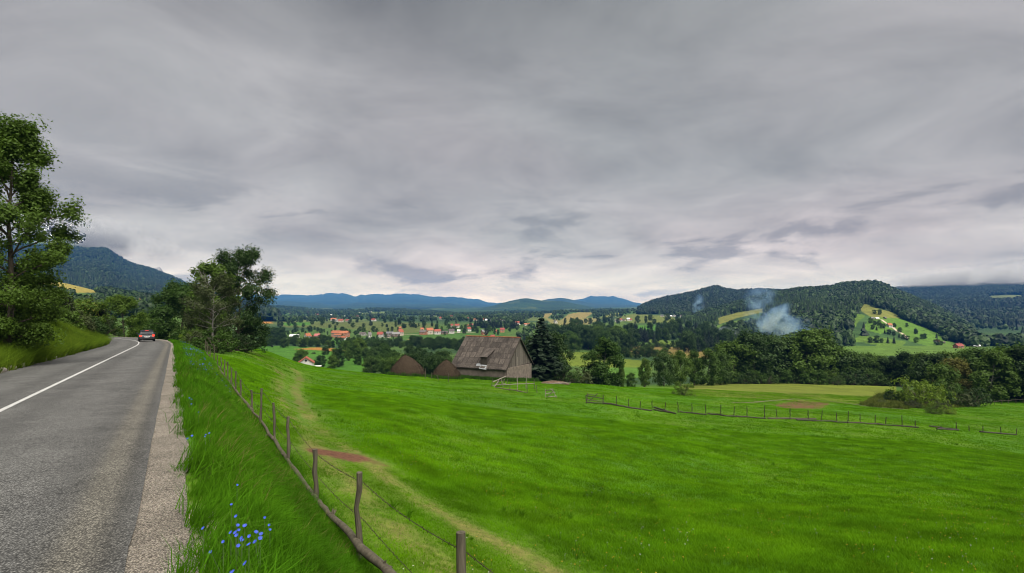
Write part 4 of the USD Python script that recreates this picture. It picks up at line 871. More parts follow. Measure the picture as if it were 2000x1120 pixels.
# far fence behind the scrub on the right
ff = thing("far_meadow_fence", "low pole fence at the edge of the wood on the far right", "fence")
for i in range(9):
    p = gpt(1886 + i * 14, 795 - i * .9, 60, 130); part("stake", stick(p - [0, 0, .2], p + [0, 0, 1.0], .045, .035, 6, .01, 600 + i), weathered, ff, smooth=40)
    if i:
        part("rail", stick(pp + [0, 0, .75], p + [0, 0, .75], .04, .035, 6, .012, 620 + i), weathered, ff, smooth=40)
    pp = p
# spoil heap right of the barn
def heap(label, px, py, Y, w, d, h, mat, seed):
    x = (px - 1000) / 1000 * Y; na, nz = 40, 10; A, Q = np.meshgrid(np.arange(na) / na * 2 * PI, np.linspace(0, 1, nz), indexing="ij")
    R = np.cos(Q * PI / 2) ** .8 * (1 + .3 * (n2(np.cos(A) * 2, np.sin(A) * 2 + Q * 2, .8, seed) - .5)); Z = Q ** .8 * h * (1 + .4 * (n2(np.cos(A) * R * 3, np.sin(A) * R * 3, 1, seed + 3) - .5))
    V = np.stack([np.cos(A) * R * w / 2, np.sin(A) * R * d / 2, Z], -1).reshape(-1, 3); i, j = np.meshgrid(np.arange(na), np.arange(nz - 1), indexing="ij")
    q = np.stack([i * nz + j, ((i + 1) % na) * nz + j, ((i + 1) % na) * nz + j + 1, i * nz + j + 1], -1).reshape(-1, 4)
    t = thing("spoil_heap", label, "heap", (x, Y, float(H(x, Y)) - .1)); part("earth", (V, q), mat, t, smooth=True)
    rng = np.random.default_rng(seed)
    for k in range(6): part("stick", stick(rng.normal(0, .5, 3) * [w / 3, .3, 0] + [0, -d * .3, h * .5], rng.normal(0, .5, 3) * [w / 3, .3, .2] + [w * .3, -d * .4, h * .5], .05, .04, 5, .01, k), weathered_pale, t)
heap("low heap of brown earth and sticks right of the barn", 1082, 747, 93, 5.4, 2.6, .75, plain("heap_earth", (.085, .055, .035), .95, noise=.4, sc=2.0, bump=.8), 8)
# ------------------------------------------------------------------ single trees: the large ones near the road are each built for themselves
def hero(name, label, px, Y, trunk, limbs, crown, lm, bm=bark, dz=0.0, rz=0.0, extra=()):
    x = (px - 1000) / 1000 * Y; t = thing(name, label, "tree" if "tree" in name else "bush", (x, Y, float(H(x, Y)) + dz), rz)
    part("trunk", trunk, bm, t, smooth=True)
    for v in limbs: part("limb", v, bm, t)
    part("crown", crown, LEAF[lm], t)
    for nm, me, mt in extra: part(nm, me, mt, t)
    return t
a, l, c = grow(10.6, 1.95, 11, n_limb=46, z0=.10, leaf=.058, per=85, clump=.40, sub=8, up=.75, trunk_r=.15,
               profile=lambda z: float(np.interp(z, [0, .15, .30, .42, .55, .75, .9, 1.05], [.45, .55, .85, 1.0, .95, .62, .38, .15])))
hero("tall_tree", "tall leafy roadside tree at the left edge of the picture", 2, 21.5, a, l, c, "mid")
a, l, c = grow(12.2, 3.7, 12, n_limb=36, z0=.03, leaf=.13, per=60, clump=.85, sub=6, up=.85, trunk_r=.2, profile=lambda z: math.sin(PI * min(max(z * .86 + .10, 0), 1)) ** .55)
hero("tall_tree", "tall dark green tree, highest of the clump right of the road bend", 462, 68, a, l, c, "dark")
a, l, c = grow(10.2, 2.2, 13, n_limb=24, z0=.12, leaf=.15, per=50, clump=.62, sub=5, up=1.0, trunk_r=.14)
hero("slender_tree", "slender tree with an upright crown just left of the highest tree in the clump", 414, 64, a, l, c, "mid")
a, l, c = grow(8.8, 3.9, 14, n_limb=30, z0=.03, leaf=.14, per=60, clump=.9, sub=6, up=.55, trunk_r=.18)
hero("round_tree", "broad bright green tree at the left of the clump by the road bend", 360, 74, a, l, c, "mid")
a, l, c = grow(7.2, 3.0, 15, n_limb=30, z0=.14, leaf=.085, per=30, clump=.52, sub=9, up=.65, trunk_r=.13, bare=.35)
_rg = np.random.default_rng(5); mb = MB()
for k in range(9):             # bare dead twigs reaching out of the crown
    az = 2.6 + _rg.normal(0, .35); e = np.array([math.cos(az) * _rg.uniform(1.5, 2.6), math.sin(az) * 1.0, 6.2 + _rg.uniform(1.0, 2.6)]); s = np.array([-.2, 0, 5.2])
    mb.tube([s, s * .5 + e * .5 + _rg.normal(0, .12, 3), e], [.04, .022, .006], 4, False)
    for j in range(4):
        q = _rg.uniform(.4, .95); b = s + (e - s) * q; mb.tube([b, b + _rg.normal(0, .35, 3) + [0, 0, .2]], [.012, .004], 3, False)
hero("withered_tree", "half withered grey brown tree with bare twigs in front of the clump", 416, 52, a, l, c, "olive", bark_grey, extra=[("dead_branch", mb.out(), bark_grey)])
for i, (px, Y, h, r, tone, lb) in enumerate([(392, 62, 3.2, 2.2, "mid", "low green bush at the foot of the broad tree, beside the road verge"), (420, 49, 2.4, 1.8, "mid", "dense bush round the foot of the withered tree, at the far end of the fence"),
        (372, 66, 1.8, 1.6, "bright", "small bright bush on the verge below the broad bright tree"), (478, 70, 4.2, 3.0, "dark", "dark bush at the right foot of the highest tree of the clump"), (447, 58, 3.4, 2.6, "dark", "shady bush between the withered tree and the highest tree")]):
    s, c = shrub(h, r, 700 + i, n=46, per=60, leaf=.11, clump=.42); x = (px - 1000) / 1000 * Y
    t = thing("bush", lb, "bush", (x, Y, float(H(x, Y)))); part("stems", s, bark, t); part("crown", c, LEAF[tone], t)
# left of the road
for i, (px, Y, h, r, tone, lb) in enumerate([(-60, 21, 2.6, 1.4, "dark", "deep green thicket under the tall roadside tree, cut by the left edge"), (8, 24, 2.5, 1.3, "mid", "leafy bush below the tall roadside tree"),
        (112, 44, 2.2, 1.6, "mid", "round bush behind the grassy bank left of the road"), (146, 48, 2.0, 1.5, "olive", "greyish bush on the grassy bank left of the road"), (172, 54, 2.0, 1.5, "dark", "small dark bush at the right end of the grassy bank"), (200, 78, 3.4, 2.4, "dark", "dark bush in the hollow where the road bends away")]):
    s, c = shrub(h, r, 720 + i, n=90, per=80, leaf=.065 if Y < 30 else .09, clump=.40); x = (px - 1000) / 1000 * Y
    t = thing("bush", lb, "bush", (x, Y, float(H(x, Y)))); part("stems", s, bark, t); part("crown", c, LEAF[tone], t)
for i, (px, Y, h, r, tone, lb, kw) in enumerate([
        (96, 48, 580, 1.9, "olive", "brownish green tree standing behind the grassy bank", {}), (160, 58, 592, 1.8, "mid", "tree with a few reddish tips beside the brownish green tree", {}), (187, 60, 600, 1.2, "olive", "thin nearly bare dark tree left of the yellow green tree", dict(bare=.6)),
        (243, 82, 576, 2.9, "bright", "yellow green tree by the road bend, straight left of the car", {}), (283, 90, 614, 2.2, "mid", "smaller green tree behind the car", {}), (305, 96, 628, 1.8, "dark", "dark bushy tree behind the car, right of the smaller green one", {}), (52, 36, 576, 1.7, "mid", "green tree seen past the tall roadside tree", {})]):
    h = max(2.0, (EYE - (h - 600) / 1000 * Y - float(H((px - 1000) / 1000 * Y, Y))) * .95)
    a, l, c = grow(h, r, 740 + i, n_limb=18, z0=.10, leaf=.12, per=46, clump=.55, sub=6, up=.7, **kw)
    t = hero("tree", lb, px, Y, a, l, c, tone)
    if i == 1:
        rg = np.random.default_rng(3); P = rg.normal(0, 1, (140, 3)) * [.9, .9, .5] + [.5, -.6, h * .82]; part("red_leaves", leaf_quads(P, rg.normal(size=P.shape), .1, rg), LEAF["yellow"], t)

# ------------------------------------------------------------------ trees of the valley, singly placed
SEG = ["far left", "left", "middle", "right", "far right"]
KW = dict(round_dark="dark round tree", round_mid="green round tree", tall="narrow upright tree", birch="pale loose tree", small="small light tree", spruce="pointed spruce", shrub="low bush")
def belt(n, px0, px1, Y0, Y1, hp0, hp1, keys, name, place, cat="tree", seed=0, wide=(.85, 1.2)):
    """n trees between two picture columns and two depths; heights given in picture rows"""
    rng = np.random.default_rng(seed)
    for i in range(n):
        q = (i + rng.uniform(.1, .9)) / n; px = px0 + (px1 - px0) * q; Y = rng.uniform(Y0, Y1); x = (px - 1000) / 1000 * Y
        hp = rng.uniform(hp0, hp1); k = keys[rng.integers(len(keys))]; kind = KW.get(k.rsplit("_", 1)[0])
        size = "tall" if hp > hp0 + .67 * (hp1 - hp0) else "short" if hp < hp0 + .33 * (hp1 - hp0) else "middling"
        plant(k, name, f"{size} {kind} at the {SEG[min(4, int(q * 5))]} of {place}", cat, x, Y, hp / 1000 * Y, f"trees of {place}", wide=rng.uniform(*wide))
R_ = ["round_dark_0", "round_mid_1", "round_dark_2", "round_mid_3", "round_dark_1"]; RD = ["round_dark_0", "round_dark_1", "round_dark_2", "tall_0"]; S_ = ["spruce_0", "spruce_1"]; SH = ["shrub_0", "shrub_3"]; B_ = ["birch_0", "birch_1"]
belt(34, 505, 645, 430, 520, 11, 19, RD + R_, "valley_tree", "the belt between green field and village", seed=1)
belt(14, 508, 556, 520, 640, 14, 24, RD, "valley_tree", "the clump left of the white shed", seed=2)
belt(32, 640, 800, 400, 500, 10, 17, RD + R_, "valley_tree", "the belt below the orange brick building", seed=3)
belt(34, 800, 940, 400, 500, 14, 22, RD, "valley_tree", "the row below the village road", seed=4)
belt(16, 672, 765, 255, 330, 20, 40, R_ + ["tall_1"], "valley_tree", "the grove right of the white house", seed=5)
belt(15, 715, 790, 190, 260, 18, 36, ["round_mid_1", "round_mid_3", "shrub_0", "small_1", "round_dark_2"], "valley_tree", "the hollow left of the larger haystack", seed=6)
belt(12, 795, 880, 150, 240, 32, 52, RD, "valley_tree", "the clump behind the two haystacks", seed=7)
belt(30, 545, 760, 670, 800, 6, 12, RD + ["small_1"], "village_tree", "the village's left half", seed=8)
belt(34, 760, 1000, 700, 900, 6, 13, RD + ["small_1"], "village_tree", "the village's right half", seed=9)
belt(36, 540, 790, 560, 650, 5, 9, RD + ["round_mid_1", "small_1"], "village_tree", "the gardens below the village houses", seed=35)
belt(26, 540, 960, 820, 1000, 6, 11, RD, "village_tree", "the hedges behind the village houses", seed=36)
belt(30, 925, 1010, 860, 960, 10, 17, S_, "spruce_tree", "the spruce stand right of the village", seed=10)
belt(8, 500, 720, 900, 1100, 7, 12, RD, "valley_tree", "the pasture left above the village", seed=11)
belt(14, 700, 960, 1050, 1300, 6, 11, RD, "valley_tree", "the pale pasture's upper edge", seed=12)
belt(44, 1060, 1235, 430, 560, 26, 44, RD + R_, "valley_tree", "the dense wood right of the barn", seed=13)
belt(26, 1060, 1200, 560, 760, 22, 34, RD + S_, "valley_tree", "the back rows right of the barn", seed=14)
belt(20, 1185, 1300, 355, 400, 10, 20, R_, "hedge_tree", "the hedge below the brown field", seed=15)
belt(20, 1232, 1345, 470, 520, 6, 12, SH + ["round_dark_0"], "hedge_bush", "the hedge above the brown field", "bush", seed=16)
belt(48, 1215, 1440, 560, 700, 20, 34, S_ + ["spruce_0", "tall_0", "round_dark_1"], "spruce_tree", "the wood behind the brown field", seed=17)
belt(40, 1330, 1480, 430, 560, 26, 38, S_ + ["round_dark_1"], "spruce_tree", "the dark wood beneath the white smoke", seed=18)
belt(24, 1100, 1330, 800, 1150, 8, 14, RD, "valley_tree", "the pastures below the hillside hamlet", seed=19)
belt(18, 1400, 1840, 640, 760, 8, 15, S_ + R_, "valley_tree", "the forested hill's foot", seed=20)
# nearer: the edge of the wood and single trees
def one(key, px, Y, top_px, label, name="tree", cat="tree", wide=1.0):
    x = (px - 1000) / 1000 * Y; g = float(H(x, Y)); h = max(1.0, EYE - (top_px - 600) / 1000 * Y - g); return plant(key, name, label, cat, x, Y, h, wide=wide)
one("spruce_1", 1057, 108, 622, "very dark tall tree right behind the barn's gable", "tall_tree", wide=1.9)
one("round_dark_0", 1078, 112, 655, "dark spreading tree at the right of the tall tree behind the barn", wide=.9)
one("round_dark_2", 1035, 112, 662, "dark tree peeping over the barn's gable on its right side", wide=.8)
one("shrub_3", 1098, 106, 708, "dark bush at the foot of the trees right of the barn", "bush", "bush")
one("shrub_0", 1118, 110, 725, "green bush between the barn's trees and the drooping tree", "bush", "bush", 1.3)
one("shrub_1", 1138, 111, 712, "bush at the left of the drooping tree", "bush", "bush")
one("birch_0", 1176, 112, 664, "drooping pale birch standing alone beyond the field gate", "birch_tree", wide=1.25)
one("birch_1", 1212, 114, 708, "thin young birch right of the drooping birch", "birch_tree", wide=.6)
one("small_1", 1232, 138, 730, "small bush tree at the foot of the pointed tree", wide=.9)
one("tall_1", 1259, 140, 704, "pointed green tree, first of the group at the dip of the meadow", wide=.9)
one("round_dark_1", 1297, 142, 690, "dark round tree beside the pointed green tree", wide=.85)
one("round_mid_1", 1328, 146, 690, "round green tree in the middle of the group at the dip of the meadow", wide=.8)
one("tall_2", 1356, 150, 688, "slim green tree right of the round green tree", wide=.8)
one("birch_1", 1384, 152, 686, "loose pale tree at the right of the slim green tree", wide=1.1)
one("round_dark_2", 1408, 158, 690, "dark tree joining the group to the wood edge", wide=.9)
one("shrub_0", 1335, 92, 744, "single round bush on the open meadow behind the fence", "bush", "bush", 1.05)
EDGE = [(1432, 170, 672, "round_mid_3"), (1450, 176, 664, "tall_1"), (1475, 172, 655, "round_dark_0"), (1500, 176, 660, "round_dark_2"), (1523, 180, 672, "round_dark_1"), (1548, 176, 668, "tall_0"), (1572, 172, 652, "round_mid_1"), (1592, 174, 647, "tall_2"), (1615, 176, 662, "round_dark_0"), (1638, 174, 684, "round_mid_3"),
        (1660, 172, 690, "tall_1"), (1682, 172, 697, "round_dark_2"), (1704, 170, 702, "birch_0"), (1726, 168, 702, "round_dark_1"), (1748, 166, 700, "tall_0"), (1775, 160, 692, "round_dark_0"), (1800, 156, 694, "round_mid_1")]
EL = ["first", "second", "third", "fourth", "fifth", "sixth", "seventh", "eighth", "ninth", "tenth", "eleventh", "twelfth", "thirteenth", "fourteenth", "fifteenth", "sixteenth", "seventeenth"]
for i, (px, Y, tp, k) in enumerate(EDGE): one(k, px, Y, tp, f"large tree in front of the wood edge by the pale field, {EL[i]} from the left", "wood_tree", wide=1.2)
belt(12, 1420, 1630, 184, 205, 62, 84, R_, "wood_tree", "the second row of the wood edge", seed=31)
belt(10, 1630, 1800, 180, 200, 40, 52, R_, "wood_tree", "the low row left of the copse", seed=34)
belt(26, 1425, 1750, 162, 169, 20, 36, ["shrub_0", "shrub_3", "small_1"], "undergrowth_bush", "the undergrowth along the wood edge", "bush", seed=32)
RG = [(1822, 128, 696, "round_dark_1", "dark round tree at the left of the right hand copse"), (1850, 130, 692, "tall_1", "tall tree in the left middle of the right hand copse"), (1868, 118, 702, "yellow_0", "yellowing tree in the middle of the right hand copse"), (1885, 134, 688, "round_mid_1", "green round tree behind the yellowing tree"), (1912, 126, 684, "birch_0", "pale drooping tree right of the yellowing tree"),
      (1936, 110, 690, "birch_1", "white stemmed birch at the front of the right hand copse"), (1960, 118, 684, "tall_2", "tall green tree behind the white stemmed birch"), (1985, 112, 680, "round_mid_3", "green tree at the right edge of the picture"), (2015, 108, 684, "round_dark_0", "dark tree cut by the right edge of the picture"), (1840, 112, 716, "small_1", "small green tree in front of the right hand copse")]
for px, Y, tp, k, lb in RG: one(k, px, Y, tp, lb, "copse_tree", wide=1.1)
for px, Y, tp, k, lb in [(1778, 104, 728, "shrub_2", "pointed bush at the left front of the right hand copse"), (1800, 100, 738, "shrub_2", "bright willow bush in the row before the copse"), (1822, 102, 742, "shrub_2", "rounded green bush beside the bright willow bush"), (1848, 101, 746, "shrub_0", "rounded bush in the right middle before the copse"), (1872, 100, 752, "shrub_1", "greyish bush before the yellowing tree"), (1900, 100, 750, "shrub_3", "dark bush left of the white stemmed birch"), (1722, 97, 777, "shrub_1", "low dusky bush in the rusty weeds, left"), (1784, 93, 776, "shrub_1", "low dusky bush in the rusty weeds, middle"), (1838, 90, 778, "shrub_1", "low dusky bush in the rusty weeds, right"), (1746, 104, 758, "shrub_3", "small dark bush at the left end of the copse bushes"),
                         (1822, 84, 784, "shrub_2", "fresh green weed clump on the meadow before the rusty weeds"), (1850, 85, 788, "shrub_2", "smaller fresh green weed clump right of the other")]:
    one(k, px, Y, tp, lb, "bush", "bush", .9)
for px, Y, tp, k, lb in [(636, 330, 678, "round_dark_1", "lone dark tree in the green field beyond the small white house"), (613, 340, 687, "shrub_3", "dark bush on the field boundary left of the lone tree"), (585, 246, 688, "birch_1", "thin ragged tree at the left of the small white house"), (590, 262, 684, "small_1", "second thin tree above the small white house"), (627, 238, 696, "round_dark_0", "dark bushy tree right of the small white house"),
                         (650, 236, 696, "small_1", "light green tree right of the dark bushy tree"), (662, 245, 682, "tall_0", "tall dark tree of the pair right of the small white house"), (655, 252, 683, "tall_1", "slim tree touching the tall dark tree")]:
    one(k, px, Y, tp, lb, "field_tree", wide=1.2)
belt(20, 258, 345, 300, 470, 10, 20, RD, "hillside_tree", "the slope seen above the car", seed=33)
# the wooded slope on the left, above the road
def slope_woods(n, seed):
    rng = np.random.default_rng(seed); Y = np.sqrt(rng.uniform(260 ** 2, 900 ** 2, n)); px = rng.uniform(-150, 345, n); x = (px - 1000) / 1000 * Y; z = H(x, Y); py = 600 + 1000 * (EYE - z) / Y
    ok = n2(x, Y, 55, 77, 3) > .40
    for poly, d0, d1, _ in FIELDS: ok &= ~(in_poly(px, py, poly) & (Y > d0) & (Y < d1)) & ~(in_poly(px, py - 9000 / Y, poly) & (Y > d0) & (Y < d1))
    x, Y, z = x[ok], Y[ok], z[ok]; s = rng.uniform(6, 12, len(x)); idx = np.where(rng.uniform(size=len(x)) < .25, rng.integers(0, 3, len(x)), rng.integers(3, 7, len(x)))
    instancer("hillside_wood", [[(m, LEAF["forest"])] for m in FAR], np.stack([x, Y, z - .3], 1), idx, rng.uniform(0, 6.28, len(x)), np.stack([s * 1.1, s * 1.1, s], 1), "scrubby woods on the green slope left of the road")
slope_woods(5200, 41)
def valley_woods(n, seed):
    rng = np.random.default_rng(seed); Y = np.sqrt(rng.uniform(560 ** 2, 3000 ** 2, n)); px = rng.uniform(440, 2080, n); x = (px - 1000) / 1000 * Y; z = H(x, Y); py = 600 + 1000 * (EYE - z) / Y
    ok = (n2(x, Y * .6, 110, 78, 4) > .53) & (Y > np.where((px > 530) & (px < 1010), 900, 600))
    for poly, d0, d1, _ in FIELDS: ok &= ~(in_poly(px, py, poly) & (Y > d0) & (Y < d1)) & ~(in_poly(px, py - 8000 / Y, poly) & (Y > d0) & (Y < d1))
    x, Y, z = x[ok], Y[ok], z[ok]; s = rng.uniform(7, 14, len(x)); idx = np.where(rng.uniform(size=len(x)) < .4, rng.integers(0, 3, len(x)), rng.integers(3, 7, len(x)))
    instancer("valley_wood", [[(m, LEAF["forest"])] for m in FAR], np.stack([x, Y, z - .3], 1), idx, rng.uniform(0, 6.28, len(x)), np.stack([s * 1.15, s * 1.15, s], 1), "scattered woods and hedges over the far valley floor")
valley_woods(16000, 42)
hBz = HILLS["forested hill with bright meadows and a house on its flank"]["z"]
def hill_hit(px, py, zf, y0, y1):
    Y = np.linspace(y0, y1, 1500); x = (px - 1000) / 1000 * Y; row = 600 + 1000 * (EYE - zf(x, Y)) / Y; i = np.nonzero(row <= py)[0]
    i = i[0] if len(i) else len(Y) - 1; return np.array([x[i], Y[i], float(zf(x[i], Y[i]))])
_pr2 = np.random.default_rng(8)
for i, (px, py) in enumerate([(1704, 642), (1712, 644), (1720, 640), (1728, 650), (1736, 652), (1746, 654), (1756, 658), (1764, 661), (1772, 663), (1700, 630), (1708, 634), (1716, 634), (1708, 612), (1718, 613), (1771, 637), (1789, 651), (1788, 647), (1801, 661), (1806, 660), (1789, 668), (1830, 678), (1838, 678), (1870, 681), (1892, 684), (1700, 672), (1712, 674), (1722, 671), (1734, 669), (1746, 672), (1726, 640), (1757, 648), (1747, 638)]):
    p = hill_hit(px, py + 2, hBz, 560, 1280); h = _pr2.uniform(4.5, 8); plant((R_ + ["spruce_0"])[_pr2.integers(6)], "meadow_tree", "single tree on the " + ("upper left" if py < 645 and px < 1740 else "lower left" if px < 1755 else "right") + " part of the hill's bright meadow", "tree", p[0], p[1], h, "trees dotted over the hill's bright meadow", z=p[2])
# ------------------------------------------------------------------ grass, weeds and flowers
def grass_mat(name, cols, trans=.35):
    return usdkit.material(stage, LK + name, {
        "g": ("geometry", {}), "n": ("noise_texture", {"scale": .45, "detail": 3.0}), "nn": ("noise_texture", {"scale": .09, "detail": 3.0}), "ad": ("math", {"math_type": "multiply_add", "value2": .34}),
        "n3": ("noise_texture", {"scale": .75, "detail": 4.0, "roughness": .65}), "m3": ("map_range", {"from_min": .36, "from_max": .62, "to_min": .70, "to_max": 1.24, "clamp": True}), "x3": ("mix", {"mix_type": "multiply", "fac": 1.0}), "w": ("math", {"math_type": "multiply_add", "value2": .45}), "r": ("rgb_ramp", {"ramp": cols}), "m": ("map_range", {"to_min": .42, "to_max": 1.62}), "x": ("mix", {"mix_type": "multiply", "fac": 1.0}),
        "d": ("principled_bsdf", {"roughness": .7, "specular_ior_level": .03}), "t": ("translucent_bsdf", {}), "mx": ("mix_closure", {"fac": trans})},
        [("g.position", "n.vector"), ("g.position", "nn.vector"), ("n.fac", "ad.value1"), ("g.random_per_island", "ad.value3"), ("nn.fac", "w.value1"), ("ad.value", "w.value3"), ("w.value", "m.value"),
         ("ad.value", "r.fac"), ("r.color", "x.color1"), ("m.result", "x.color2"), ("g.position", "n3.vector"), ("n3.fac", "m3.value"), ("x.color", "x3.color1"), ("m3.result", "x3.color2"), ("x3.color", "d.base_color"), ("x3.color", "t.color"), ("d.BSDF", "mx.closure1"), ("t.BSDF", "mx.closure2")], surface="mx.closure")
meadow_m = grass_mat("meadow_grass", ramp((.0, (.064, .190, .003)), (.36, (.125, .265, .004)), (.66, (.205, .295, .008)), (.86, (.28, .275, .03)), (1.0, (.34, .26, .07))))
verge_m = grass_mat("verge_grass", ramp((.0, (.040, .140, .004)), (.38, (.080, .190, .006)), (.60, (.135, .195, .012)), (.78, (.25, .21, .05)), (1.0, (.36, .29, .11))))
bank_m = grass_mat("bank_grass", ramp((.0, (.055, .125, .006)), (.32, (.12, .165, .014)), (.55, (.23, .185, .035)), (1.0, (.34, .235, .08))))
def blades(n, size, h0, h1, w, seed, bend=.5, segs=2, clumpy=0):
    """n blades of grass standing on a square of the given size"""
    rng = np.random.default_rng(seed)
    if clumpy:
        c = rng.uniform(-.5, .5, (clumpy, 2)) * size; B = c[rng.integers(0, clumpy, n)] + rng.normal(0, size * .05, (n, 2))
    else: B = rng.uniform(-.5, .5, (n, 2)) * size
    az = rng.uniform(0, 2 * PI, n); h = rng.uniform(h0, h1, n); f = az + rng.normal(0, .9, n); bd = bend * h * rng.uniform(.3, 1.3, n)
    side = np.stack([np.cos(az), np.sin(az), 0 * az], 1) * (w * rng.uniform(.7, 1.3, n))[:, None]; dr = np.stack([np.cos(f), np.sin(f), 0 * f], 1)
    base = np.column_stack([B, np.full(n, -.02)]); V, F = [], []
    mid = base + dr * (bd * .3)[:, None] + np.stack([0 * h, 0 * h, h * .6], 1); tip = base + dr * bd[:, None] + np.stack([0 * h, 0 * h, h], 1)
    v = np.stack([base - side, base + side, mid - side * .75, mid + side * .75, tip], 1).reshape(-1, 3); i = np.arange(n)[:, None] * 5
    return v, np.vstack([i + [[0, 1, 3]], i + [[0, 3, 2]], i + [[2, 3, 4]]])
def scatter(name, label, protos, mat, pts, s0, s1, seed, lift=0.0, worn=False):
    rng = np.random.default_rng(seed); x, y = pts[:, 0], pts[:, 1]; z = H(x, y) + lift; k = len(x); sc = rng.uniform(s0, s1, k)
    if worn: sc = np.stack([sc, sc, sc * (.35 + .65 * smooth(.3, 2.0, wear_at(x, y)))], 1)
    return instancer(name, [[(p, mat)] for p in protos], np.stack([x, y, z], 1), rng.integers(0, len(protos), k), rng.uniform(0, 6.28, k), sc, label, tilt=normal_at(x, y, .3))
def wear_at(x, y):
    P = np.stack([x, y], 1); return np.minimum(_k1.query(P)[0], _k2.query(P)[0])
def polar(n, Y0, Y1, t0, t1, seed, power=1.0):
    """points spread over the view from depth Y0 to Y1; power 1: as dense everywhere, 0: thinning with distance"""
    rng = np.random.default_rng(seed); q = rng.uniform(0, 1, n); e = 1 + power
    Y = (Y0 ** e + (Y1 ** e - Y0 ** e) * q) ** (1 / e) if e > .01 else Y0 * (Y1 / Y0) ** q
    return np.stack([rng.uniform(t0, t1, n) * Y, Y], 1)
def sides(P):
    d, rz, off = road_dn(P[:, 0], P[:, 1]); return np.where(off < 3, d, 99)
# the meadow in three rings, finer near the camera
def meadow_pts(P, keep_wear=.22, seed=0):
    rng = np.random.default_rng(seed); d = sides(P); w = wear_at(P[:, 0], P[:, 1]); dm = np.hypot((P[:, 0] - MUD[0]) / 1.7, (P[:, 1] - MUD[1]) / 1.0)
    return P[(d > HW + 2.7) & ((w > .34) | (rng.uniform(size=len(P)) < keep_wear)) & (dm > 1.0)]
P = meadow_pts(polar(5200, 3.2, 17, -.55, 1.35, 1), seed=1)
scatter("meadow_grass", "short lush grass of the near meadow", [blades(300, .8, .03, .125, .0030, 800 + k, .7, clumpy=0 if k % 2 else 26) for k in range(4)], meadow_m, P, .8, 1.25, 2, worn=True)
P = meadow_pts(polar(7000, 16, 45, -.62, 1.25, 3), .2, seed=3)
scatter("meadow_grass", "grass of the meadow's middle ground", [blades(260, 1.5, .03, .105, .0075, 810 + k, .6, clumpy=0 if k % 2 else 30) for k in range(3)], meadow_m, P, .9, 1.3, 4, worn=True)
P = meadow_pts(polar(6500, 44, 118, -.52, 1.2, 5), .2, seed=5)
_pp = np.stack([1000 + 1000 * P[:, 0] / P[:, 1], 600 + 1000 * (EYE - H(P[:, 0], P[:, 1])) / P[:, 1]], 1); P = P[~in_poly(_pp[:, 0], _pp[:, 1], [(1508, 791), (1556, 783), (1622, 788), (1604, 799), (1530, 798)]) | (np.random.default_rng(2).uniform(size=len(P)) < .25)]
_lb = np.stack([(P - BO) @ BU, (P - BO) @ BW], 1); P = P[~((_lb[:, 0] > -.5) & (_lb[:, 0] < BL + .5) & (_lb[:, 1] > 0) & (_lb[:, 1] < BD + .5))]
scatter("meadow_grass", "grass of the far part of the meadow", [blades(170, 3.2, .03, .10, .020, 820 + k, .5, clumpy=0 if k % 2 else 36) for k in range(3)], meadow_m, P, .9, 1.3, 6, worn=True)
# coarser tufts and broad leaved weeds that break up the sward
tuft_m = grass_mat("meadow_tuft", ramp((.0, (.050, .150, .005)), (.5, (.10, .21, .007)), (1.0, (.20, .22, .03))))
P = meadow_pts(polar(1500, 4, 75, -.55, 1.25, 71, .9), 0, 71); P = P[n2(P[:, 0], P[:, 1], 5, 95) > .47]
scatter("meadow_tuft", "darker tufts and weeds standing in the meadow", [blades(70, .34, .08, .24, .006, 890 + k, .8, clumpy=3) for k in range(3)] + [blades(26, .30, .05, .12, .018, 895, 1.1)], tuft_m, P, .45, 1.25, 72)
# the verge between gravel and fence: longer, rougher
def strip(n, d0, d1, s0, s1, seed, pw=1.0):
    rng = np.random.default_rng(seed); s = s0 + (s1 - s0) * rng.uniform(0, 1, n) ** pw; i = np.clip((s * 2).astype(int), 0, len(RC) - 1); d = rng.uniform(d0, d1, n); return RC[i] + RN[i] * d[:, None] + RT[i] * rng.uniform(-.25, .25, n)[:, None]
P = strip(2300, HW + .52, HW + 2.45, 45.5, 62, 7); d = sides(P)
P = P[np.random.default_rng(1).uniform(size=len(P)) < .12 + .88 * smooth(HW + .45, HW + .85, d + .35 * (n2(P[:, 0], P[:, 1], .5, 91) - .5))]
scatter("verge_grass", "long rough grass on the verge between the gravel and the fence", [blades(150, .5, .06, .27, .0034, 830 + k, .75, clumpy=9 if k % 2 else 0) for k in range(4)], verge_m, P, .7, 1.25, 8)
P = strip(2000, HW + .62, HW + 2.2, 61, 115, 9)
scatter("verge_grass", "rough grass of the verge further along the road", [blades(150, .7, .08, .28, .009, 840 + k, .7, clumpy=9 if k % 2 else 0) for k in range(3)], verge_m, P, .8, 1.3, 10)
# dead stalks and broad leaves among the verge grass
dry_m = grass_mat("dry_stalk", ramp((.0, (.14, .12, .035)), (.5, (.26, .19, .08)), (1.0, (.36, .28, .13))), .2); weed_g = grass_mat("verge_weed", ramp((.0, (.050, .125, .010)), (.5, (.10, .19, .015)), (1.0, (.16, .22, .03))))
P = strip(420, HW + .55, HW + 2.4, 45.5, 80, 24)
scatter("dead_stalks", "thin straw coloured dead stalks in the verge grass", [blades(16, .4, .16, .42, .0024, 896 + k, .5) for k in range(2)], dry_m, P, .7, 1.2, 25)
P = strip(520, HW + .5, HW + 2.4, 45.5, 70, 26); P = P[n2(P[:, 0], P[:, 1], .9, 96) > .44]
scatter("verge_weeds", "low broad leaved weeds in the verge grass", [blades(44, .30, .05, .20, .011, 898 + k, 1.3) for k in range(2)], weed_g, P, .7, 1.4, 27)
